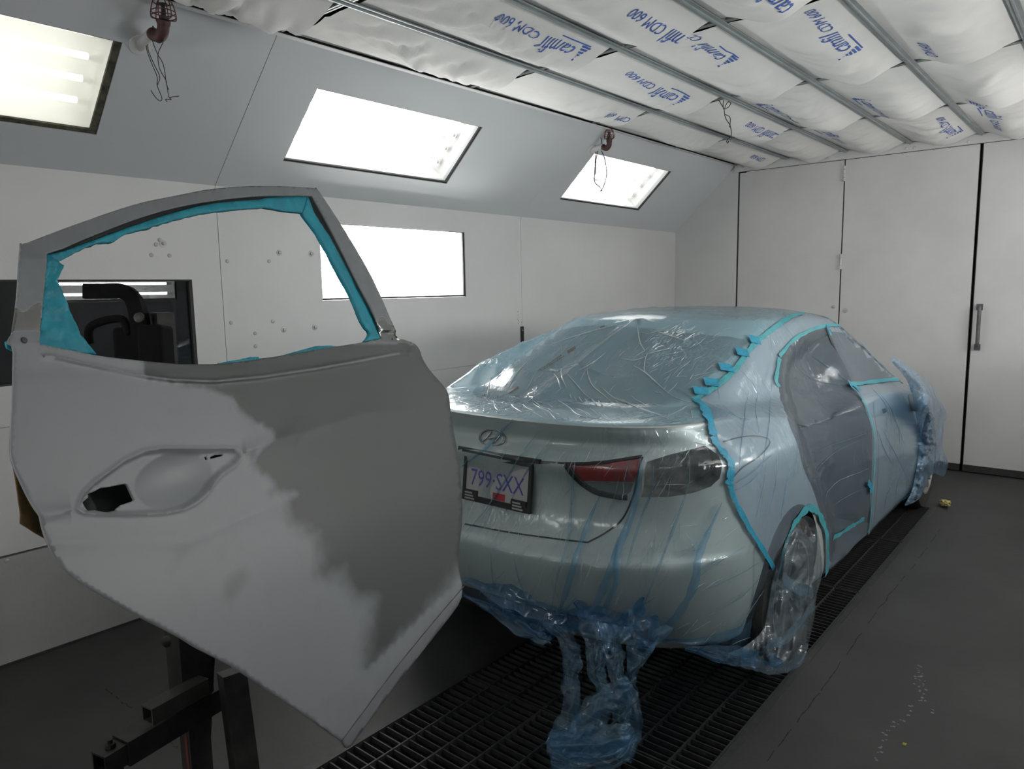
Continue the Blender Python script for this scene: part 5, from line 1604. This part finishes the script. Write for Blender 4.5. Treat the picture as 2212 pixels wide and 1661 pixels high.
# side sheet over quarter panel, empty rear doorway and front door
SIDE = arc_pts([(1500, 868), (1545, 838), (1590, 795), (1620, 752), (1655, 720), (1700, 691)], 3) + arc_pts([(1745, 684), (1790, 684), (1830, 694), (1870, 716), (1905, 748), (1930, 782), (1950, 806), (1968, 832)], 3) + \
       arc_pts([(1980, 870), (1985, 930), (1984, 1000), (1976, 1060), (1965, 1090)], 3) + arc_pts([(1930, 1112), (1880, 1146), (1840, 1180), (1805, 1232), (1780, 1270)], 3) + \
       arc_pts([(1783, 1220), (1782, 1170), (1772, 1125), (1758, 1098), (1742, 1092), (1718, 1112), (1696, 1160), (1680, 1215), (1673, 1245)], 3) + \
       arc_pts([(1650, 1198), (1618, 1150), (1590, 1098), (1572, 1045), (1577, 1008), (1562, 985), (1542, 945), (1534, 905), (1518, 882)], 3)
SIDE = [tuple(p) for p in SIDE]
t_f3 = thing('masking_film', 'milky blue film taped along the side, over the quarter panel and empty doorway', 'masking film', (CX + .9, CY + 1.9, .7), 'sheets of film on the car')
DO_POLY = [tuple(p) for p in DOOR_OPEN]
def side_fn(x, y, l):
    o = .003 * nz(x / 40, y / 90, 2) + .002 * nz(x / 9, y / 30, 6)
    if inside(DO_POLY, x, y):
        d = dist_poly(DO_POLY, x, y)
        o -= .075 * smoothstep(0, 60, d)
        # gathers fanning out from the door edge tape
        ang = math.atan2(y - 925, x - 1895)
        o += .0055 * nz(ang * 16, math.hypot(x - 1895, y - 925) / 90, 3) * smoothstep(0, 25, d)
    return o
body_patch('film_sheet', SIDE, F_SIDE, t_f3, .008, 7, 75, fn=side_fn)
T1 = t_f3
tape_strip([(1502, 868), (1518, 882), (1530, 912), (1537, 945)], .034, T_BLUE, T1, .014, .008)
tape_strip([(1537, 945), (1552, 972), (1568, 990), (1577, 1006), (1573, 1030), (1569, 1045)], .030, T_BLUE, T1, .012, .010)
tape_strip([(1572, 1045), (1588, 1092), (1618, 1148), (1648, 1195), (1668, 1232), (1674, 1262)], .022, T_BLUE, T1, .013, .005)
tape_strip([(1673, 1248), (1684, 1200), (1698, 1155), (1718, 1117), (1738, 1098), (1754, 1098), (1770, 1120), (1781, 1160), (1783, 1210), (1777, 1258)], .030, T_TEAL, T1, .012, .012)
tape_strip([(1680, 772), (1705, 742), (1740, 718), (1780, 705), (1808, 704)], .018, T_TEAL, T1, .012)
tape_strip([(1808, 704), (1842, 713), (1878, 736), (1908, 768), (1935, 803), (1955, 822)], .014, T_TEAL, T1, .012)
tape_strip([(1680, 776), (1676, 800), (1672, 824), (1680, 838)], .022, T_TEAL, T1, .012)
tape_strip([(1832, 834), (1856, 860), (1874, 900), (1883, 940), (1884, 985), (1881, 1050), (1876, 1110), (1871, 1152)], .017, T_TEAL, T1, .014)
tape_strip([(1868, 1040), (1876, 1052), (1872, 1062)], .030, T_BLUE, T1, .017, .006)
tape_strip([(1795, 1160), (1820, 1145), (1846, 1128), (1862, 1118)], .022, T_TEAL, T1, .012, .008)
tape_strip([(1836, 832), (1870, 829), (1910, 823), (1950, 819)], .026, T_TEAL, T1, .012, .006)
tape_strip([(1828, 828), (1842, 838), (1856, 846)], .034, T_BLUE, T1, .015, .006)
tape_strip([(1966, 836), (1979, 880), (1984, 945), (1980, 1010), (1970, 1065), (1962, 1092)], .024, T_BLUE, T1, .014, .004)
for (x, y) in ((1785, 716), (1821, 712), (1847, 724), (1873, 741)):
    l, n = near(x, y); u = Vector((.1, .2, -1)); u = (u - n * u.dot(n)).normalized(); v = n.cross(u)
    MB().grid([[l + n * .016 + u * a + v * b for a in (-.03, 0, .03)] for b in (-.016, .016)]).build('tape_tab', T_BLUE, t_f3)
SC_ = [[(1612, 845), (1606, 900), (1598, 950), (1592, 1010)], [(1632, 850), (1630, 900), (1636, 940)], [(1662, 830), (1660, 900), (1650, 960), (1640, 1010)], [(1560, 880), (1590, 905), (1620, 910)], [(1650, 1000), (1640, 1060), (1625, 1120)], [(1670, 990), (1668, 1050), (1655, 1110)],
       [(1700, 1010), (1690, 1060), (1680, 1120)], [(1575, 1050), (1620, 1020), (1660, 985)], [(1576, 1060), (1610, 1045), (1650, 1005)], [(1715, 935), (1716, 980), (1708, 1030)], [(1780, 985), (1810, 970), (1850, 950), (1882, 925)], [(1775, 1080), (1785, 1030), (1820, 990), (1870, 945)],
       [(1890, 930), (1905, 970), (1925, 1005)], [(1895, 850), (1920, 885), (1950, 960)], [(1880, 840), (1905, 870), (1915, 895)], [(1900, 925), (1930, 980), (1960, 1040)], [(1955, 1000), (1935, 1040), (1930, 1080)], [(1940, 1010), (1915, 1060), (1905, 1100)], [(1740, 770), (1780, 810), (1830, 832)], [(1760, 745), (1800, 790), (1845, 840)],
       [(1560, 810), (1548, 840), (1552, 866)], [(1800, 700), (1840, 740), (1890, 760)], [(1800, 1090), (1840, 1040), (1876, 1010)], [(1820, 1110), (1850, 1070), (1876, 1050)]]
ck = MB()
for cs in SC_:
    path = []
    for p in arc_pts(cs, 5):
        l, n = near(*p); path.append(l + n * (.011 + side_fn(p[0], p[1], l)))
    k = len(path); r0 = r5.uniform(.0011, .0022)
    ck.tube(path, [r0 * (.25 + .75 * math.sin(PI * i / (k - 1))) for i in range(k)], 5)
ck.build('crease_ridges', F_FOLD, t_f3, True, kind='stuff')

# crumpled cover over the right rear wheel
WPOLY = [tuple(p) for p in arc_pts([(1668, 1258), (1682, 1215), (1700, 1165), (1722, 1128), (1742, 1114), (1760, 1130), (1772, 1180), (1776, 1240), (1764, 1285), (1760, 1330), (1750, 1375), (1738, 1420), (1712, 1440), (1670, 1446), (1610, 1434), (1570, 1415), (1610, 1395), (1648, 1360), (1660, 1310)], 4, True)]
pts, fs_ = tri_patch(WPOLY, (), 6)
V = []
for x, y in pts:
    xx = CX + .905
    p = at_x(x, y, xx)
    d = dist_poly(WPOLY, x, y)
    q = .012 + .045 * abs(nz(x / 26 + y / 90, y / 70, 3)) + .030 * abs(nz(x / 11 + y / 160, y / 50, 8)) + .006 * nz(x / 6, y / 16, 5)
    if y < 1180: q -= .05 * smoothstep(1200, 1120, y)
    p = at_x(x, y, xx + q * smoothstep(-4, 18, d) - .01)
    if p.z < .006: p = at_z(x, y, .006 + .012 * abs(nz(x / 12, y / 9, 2)))
    V.append(p)
t_f4 = thing('masking_film', 'crumpled clear film bag wrapped round the right rear wheel', 'masking film', (CX + .92, CY + .95, .0), 'sheets of film on the car')
MB().add(V, fs_).build('film_bag', F_WHEEL, t_f4, True)
drape_parent = t_f4
for pts_, w, sd_ in (([(1600, 1425), (1650, 1440), (1700, 1440), (1738, 1415)], .05, 51), ([(1655, 1395), (1690, 1380), (1730, 1340), (1758, 1300)], .04, 57), ([(1690, 1250), (1720, 1270), (1755, 1280)], .05, 61)):
    path = [at_x(x, y, CX + .945) for x, y in arc_pts(pts_, 6)]
    rows = []
    for i, p in enumerate(path):
        p.z = max(p.z, .012)
        rows.append([p + Vector((.012 * abs(nz(i * .6, e * 5, sd_)), 0, w * e + .01 * nz(i * .5, e * 4, sd_))) if p.z + w * e > .008 else Vector((p.x + .01 * e, p.y, .008)) for e in (-.5, -.25, 0, .25, .5)])
    MB().grid(rows).build('fold', F_FOLD, t_f4, True)

# bunched film over the mirror and front wing
FP = [tuple(p) for p in arc_pts([(1922, 776), (1940, 776), (1960, 790), (1987, 809), (2009, 827), (2023, 849), (2034, 871), (2045, 894), (2039, 916), (2038, 934), (2037, 967), (2047, 996), (2048, 1007), (2038, 1029), (2018, 1023), (2005, 1034), (1991, 1070), (1978, 1083), (1955, 1092),
                                  (1962, 1076), (1970, 1058), (1981, 1005), (1984, 938), (1977, 889), (1966, 838), (1948, 806)], 4, True)]
t_f5 = thing('masking_film', 'bunched bright blue film over the front wing and door mirror, hanging in a torn flap', 'masking film', (CX + .9, CY + 3.7, .5), 'sheets of film on the car')
for lay in (0,):
    pts, fs_ = tri_patch(FP, (), 5)
    V = []
    for x, y in pts:
        d = dist_poly(FP, x, y)
        b = smoothstep(-3, 34, d)
        q = .05 * b + .13 * math.exp(-((x - 1993) / 30) ** 2 - ((y - 866) / 36) ** 2) * min(1, d / 8) + (.05 * (abs(nz(x / 16 + y / 50, y / 30, 3 + lay)) - .2) + .03 * (abs(nz(x / 7, y / 13, 8 + lay)) - .2) + .010 * nz(x / 4, y / 5, 5)) * min(1, d / 5)
        if 960 < y < 1040 and x > 2003: q *= .35
        V.append(at_x(x, y, CX + .895 + q))
    MB().add(V, fs_).build('film_bunch', F_FRONT, t_f5, True)
# ------------------------------------------------------------------ small things on the walls, ceiling and floor
M_ELBOW = mat('dark_red_iron', (0.05, 0.014, 0.012), 0.6, var=.4, vscale=30)
M_CAGE = mat('red_wire', (0.10, 0.016, 0.016), 0.5)
M_WIRE = mat('black_wire', (0.015, 0.013, 0.013), 0.6)
M_HEAD = mat('dull_brass', (0.06, 0.06, 0.058), 0.45, metal=.6)
sO, sU, sV, sN = FRL
def sprinkler(base_px, fl, bot, neck, top, cagep, wires, label, rpx, wr):
    P0 = at_plane(*base_px, sO, sN)
    y0 = P0.y
    def A(p): return at_y(p[0], p[1], y0)
    sc = (A(fl) - Vector(CAM)).dot(Vector(RC[2])) / FPX         # metres per picture point
    t = thing('fire_sprinkler', label, 'sprinkler', tuple(P0), 'caged sprinklers on the sloped wall')
    MB().tube([P0 - (A(fl) - P0) * .1, A(fl)], .021, 14).build('pipe_stub', M_WALL, t, True)
    MB().lathe(P0, (-Vector(sN)), [(.045, -.002), (.043, .004), (.024, .010)], 20).build('wall_collar', M_WALL, t, 40)
    el = [A(fl), (A(fl) * .55 + A(bot) * .45) + Vector((0, 0, -.004)), A(bot), (A(bot) + A(neck)) * .5 + Vector((.008, 0, 0)), A(neck), A(top)]
    MB().tube(arc_pts(el, 5), [rpx * sc * (1.12 if i in range(0, 4) or i > 20 else 1.0) for i in range(26)], 16).build('elbow', M_ELBOW, t, True)
    b = A(top); up = Vector((0, 0, 1)); h = A(cagep).z - b.z + .0
    hd_ = MB(); hd_.lathe(b, up, [(rpx * sc * .8, 0), (rpx * sc * .8, .012), (.008, .014), (.007, h * .8), (rpx * sc * .85, h * .82), (rpx * sc * .8, h * .87), (.004, h * .9)], 16)
    for sx in (-1, 1): hd_.tube([b + Vector((sx * .012, 0, .01)), b + Vector((sx * .016, 0, h * .45)), b + Vector((0, 0, h * .8))], .0035, 6)
    hd_.build('sprinkler_head', M_HEAD, t, 40)
    R_ = rpx * sc * 1.95; cg = MB()
    for k in range(6):
        a = k * PI / 3 + .2
        e = Vector((math.cos(a), math.sin(a), 0))
        cg.tube(arc_pts([b + e * R_ * .5 + up * .0, b + e * R_ * 1.02 + up * .004, b + e * R_ + up * h * .5, b + e * R_ * .75 + up * h * 1.0, b + e * R_ * .15 + up * h * 1.32], 5), .0021, 6)
    for zz, rr in ((.012, 1.02), (h * .42, 1.0), (h * .95, .8)):
        cg.tube([b + up * zz + Vector((math.cos(k * PI / 12), math.sin(k * PI / 12), 0)) * R_ * rr for k in range(24)], .0021, 6, closed=True)
    cg.build('wire_cage', M_CAGE, t, True)
    for wpts in wires:
        MB().tube([A(tuple(p)) for p in arc_pts(wpts, 5)], wr, 6).build('hanging_wire', M_WIRE, t, True)
Z6 = lambda pts: zo(pts, 7.225, 300, 0)
sprinkler((303, 97), (330, 73), (347, 78), (353, 55), (354, 43), (351, 3),
          [Z6([(170, 500), (120, 600), (125, 780), (200, 990), (285, 1200), (285, 1330), (330, 1450), (360, 1540), (330, 1575), (270, 1530), (215, 1455), (190, 1410)]),
           Z6([(185, 510), (145, 640), (150, 800), (240, 1010), (325, 1195), (290, 1330)]),
           Z6([(195, 580), (240, 720), (300, 860), (370, 980), (405, 1120), (420, 1250), (445, 1380), (455, 1450), (475, 1520), (530, 1510), (625, 1500)]),
           Z6([(380, 660), (330, 760), (297, 860), (310, 1020), (350, 1130), (420, 1250), (440, 1340), (465, 1400)]),
           Z6([(475, 1520), (500, 1555), (450, 1550), (415, 1555), (440, 1585)]), Z6([(200, 480), (215, 410), (240, 440), (235, 520), (265, 640), (330, 670), (385, 620)])],
          'red-caged sprinkler on an iron elbow beside the grimy-edged wall light, wires dangling', 12, .0016)
Z5 = lambda pts: zo(pts, 4.424, 1150, 220)
sprinkler((1278, 324), (1302, 317), (1311, 320), (1316, 308), (1316, 300), (1315, 283),
          [Z5([(610, 470), (600, 580), (595, 700), (598, 770), (640, 810), (665, 840)]), Z5([(660, 470), (690, 540), (710, 680), (690, 780), (665, 840)]), Z5([(625, 470), (608, 560), (604, 660), (590, 740), (620, 745)]),
           Z5([(640, 465), (660, 380), (645, 330), (615, 390), (600, 405)]), Z5([(665, 835), (650, 852), (672, 845)])],
          'small caged sprinkler with dangling wires above the farthest sloped wall light', 5.6, .0029)

# loose wire hanging from a ceiling joint
t = thing('ceiling_wire', 'thin dark twisted wire hanging from a ceiling rail joint', 'wire', tuple(at_y(1560, 215, 4.37)))
Z3 = lambda pts: zo(pts, 3.16, 1000, 0)
for p in ([(1745, 680), (1765, 715), (1782, 745), (1788, 790), (1800, 820), (1825, 860), (1832, 920), (1812, 945), (1800, 965), (1808, 978), (1813, 962)], [(1778, 685), (1776, 720), (1782, 745), (1815, 728), (1828, 702), (1806, 698), (1786, 740)], [(1788, 780), (1822, 800), (1824, 840), (1820, 870)]):
    MB().tube([at_y(a[0], a[1], 4.37) for a in arc_pts(Z3(p), 5)], .0024, 6).build('wire_strand', M_WIRE, t, True)

# bolts and washers in the left wall
wash = MB().lathe((0, 0, 0), (1, 0, 0), [(.017, 0), (.016, .003), (.009, .0035), (.009, .011), (.006, .013)], 14)
wash_me = wash.mesh('wall_bolt')
for (x, y) in ((603, 546), (672, 548), (613, 712), (680, 707), (352, 526)):
    o = link('wall_bolt', wash_me, M_SCREW, WL, 40); o.location = at_x(x, y, XL)
scr = MB().lathe((0, 0, 0), (1, 0, 0), [(.010, 0), (.009, .004), (.004, .006)], 12).mesh('wall_screw')
for (x, y) in ((345, 518), (337, 528), (327, 551), (366, 552), (491, 564), (581, 564), (499, 697), (589, 694), (551, 720), (552, 748), (15, 1211)):
    o = link('wall_screw', scr, M_SCREW, WL, 40); o.location = at_x(x, y, XL)
# dark steel strap on the wall behind the car, chipped paint above it
t = thing('wall_strap', 'narrow black steel strap bolted upright to the left wall behind the car', 'bracket', tuple(at_x(1128, 748, XL)))
a, b = at_x(1127, 705, XL), at_x(1131, 800, XL)
sb = MB(); sb.box((XL, a.y - .016, .55), (XL + .008, a.y + .016, a.z)); sb.build('strap', M_DARKSTEEL, t)
for k in range(3):
    MB().lathe((XL + .008, a.y, a.z - .03 - k * .09), (1, 0, 0), [(.006, 0), (.005, .003)], 10).build('strap_bolt', M_SCREW, t)
ch = MB()
for k in range(9):
    p = at_x(1119 + r5.uniform(-3, 8), 673 + k * 3.2, XL); q = r5.uniform(.002, .006)
    ch.add([p + Vector((.0006, -q, -q)), p + Vector((.0006, q, -q * .5)), p + Vector((.0006, q * .4, q))], [(0, 1, 2)])
ch.build('paint_chips', M_GASKET, WL, kind='stuff')
# hose hanger: arch on a back plate
t = thing('hose_hanger', 'grey hose looped over a wall hanger, seen through the door window', 'hose', tuple(at_x(668, 740, XL)))
c0 = at_x(671, 763, XL); rr_ = abs(at_x(703, 763, XL).y - at_x(641, 763, XL).y) / 2
ry = .135
MB().tube([Vector((XL + .035, c0.y + rr_ * math.cos(k * PI / 20), c0.z - .16 + (ry + .0) * (1.15 * math.sin(k * PI / 20)) if 0 <= k <= 20 else 0)) for k in range(0, 21)] +
          [Vector((XL + .035, c0.y - rr_, c0.z - .30)), Vector((XL + .035, c0.y - rr_ * .6, c0.z - .48)), Vector((XL + .035, c0.y + rr_ * .6, c0.z - .48)), Vector((XL + .035, c0.y + rr_, c0.z - .30))], .016, 10, closed=True).build('hose', mat('grey_hose', (.06, .065, .06), .6), t, True)
topz = c0.z - .16 + ry * 1.15
MB().box((XL, c0.y - .035, topz - .16), (XL + .012, c0.y + .035, topz - .012)).build('back_plate', M_WALL, t)
MB().box((XL, c0.y - .06, topz - .030), (XL + .06, c0.y + .06, topz - .020)).build('hanger_shelf', M_SCREW, t)
for k in range(2): MB().lathe((XL + .012, c0.y + .005, topz - .05 - k * .045), (1, 0, 0), [(.009, 0), (.008, .004)], 10).build('plate_screw', M_SCREW, t)

# grime line along the foot of the left wall
bb = MB(); bb.box((XL, YF, 0.0), (XL + .006, YB, .010)); o = bb.build('baseboard_left', M_GASKET); o['kind'] = 'structure'

# things lying on the floor
p = at_z(2042, 1089, .02)
b_ = bmesh.new(); bmesh.ops.create_icosphere(b_, subdivisions=3, radius=.034)
for v in b_.verts:
    d = v.co.normalized(); v.co = d * (.034 + .022 * (abs(nz(d.x * 3, d.y * 3, d.z * 3)) - .2) + .010 * nz(d.x * 9, d.y * 9, d.z * 9)); v.co.z *= .62
zmin = min(v.co.z for v in b_.verts)
me = bpy.data.meshes.new('crumpled_paper'); b_.to_mesh(me); b_.free()
o = link('crumpled_paper', me, mat('pale_yellow_paper', (.42, .36, .14), .8), None, 30); o.location = (p.x, p.y, .001 - zmin)
tag(o, 'small crumpled pale yellow paper on the floor by the front wheel', 'litter')
p = at_z(1953, 1608, .003)
mb = MB(); mb.add([p + Vector((-.007, -.004, 0)), p + Vector((.006, -.006, .002)), p + Vector((.008, .004, .006)), p + Vector((-.003, .007, .002))], [(0, 1, 2, 3)])
mb.frame_box(p, (1, 0, 0), (0, 1, 0), (0, 0, 1), (-.004, .003), (-.003, .004), (-.003, .004))
o = mb.build('yellow_scrap', mat('yellow_scrap', (.30, .32, .03), .7)); tag(o, 'tiny bright yellow scrap on the bare floor', 'litter')
M_MARK = mat('pale_floor_paint', (.16, .165, .165), .7)
mk = MB()
for (x, y) in [(1985, 1440), (1982, 1447), (1988, 1452), (1984, 1462), (1990, 1470), (1981, 1468), (1990, 1478), (1985, 1485), (1992, 1490), (1990, 1497), (1986, 1505), (1981, 1512), (1972, 1528), (1965, 1535), (1955, 1545), (1946, 1553), (1935, 1562), (1927, 1570), (1920, 1578), (1912, 1588), (1905, 1598), (1898, 1612), (1895, 1625), (1893, 1640), (2003, 1512), (2021, 1538), (1980, 1478), (1993, 1462)]:
    p = at_z(x, y, .0008)
    for k in range(2):
        q = p + Vector((r5.uniform(-.012, .012), r5.uniform(-.012, .012), 0)); w_ = r5.uniform(.0025, .0055)
        mk.add([q + Vector((-w_, -w_ * .8, 0)), q + Vector((w_, -w_, 0)), q + Vector((w_ * 1.2, w_ * .7, 0)), q + Vector((-w_ * .6, w_, 0))], [(0, 1, 2, 3)])
mk.build('paint_specks', M_MARK, floor_ob, kind='stuff')
ck = MB()
for path in ([(2031, 1143), (1990, 1200), (1940, 1262), (1893, 1322), (1847, 1387), (1800, 1455), (1765, 1502), (1710, 1575), (1650, 1652)], [(228, 1488), (262, 1515), (285, 1530)], [(300, 1560), (330, 1575), (370, 1605), (385, 1618)]):
    P2 = arc_pts(path, 10)
    L_ = [at_z(x, y, .0007) for x, y in P2]
    for i in range(len(L_) - 1):
        if nz(i * .3, path[0][0]) < -.12: continue
        a, b = L_[i], L_[i + 1]; d = (b - a).normalized(); sd_ = Vector((-d.y, d.x, 0)); w0 = .0015 + .0022 * abs(nz(i * .5, 2)); jt = sd_ * .008 * nz(i * .4, 9); jt2 = sd_ * .008 * nz((i + 1) * .4, 9)
        ck.add([a + jt - sd_ * w0, b + jt2 - sd_ * w0, b + jt2 + sd_ * w0, a + jt + sd_ * w0], [(0, 1, 2, 3)])
ck.build('floor_cracks', M_BLACK, floor_ob, kind='stuff')
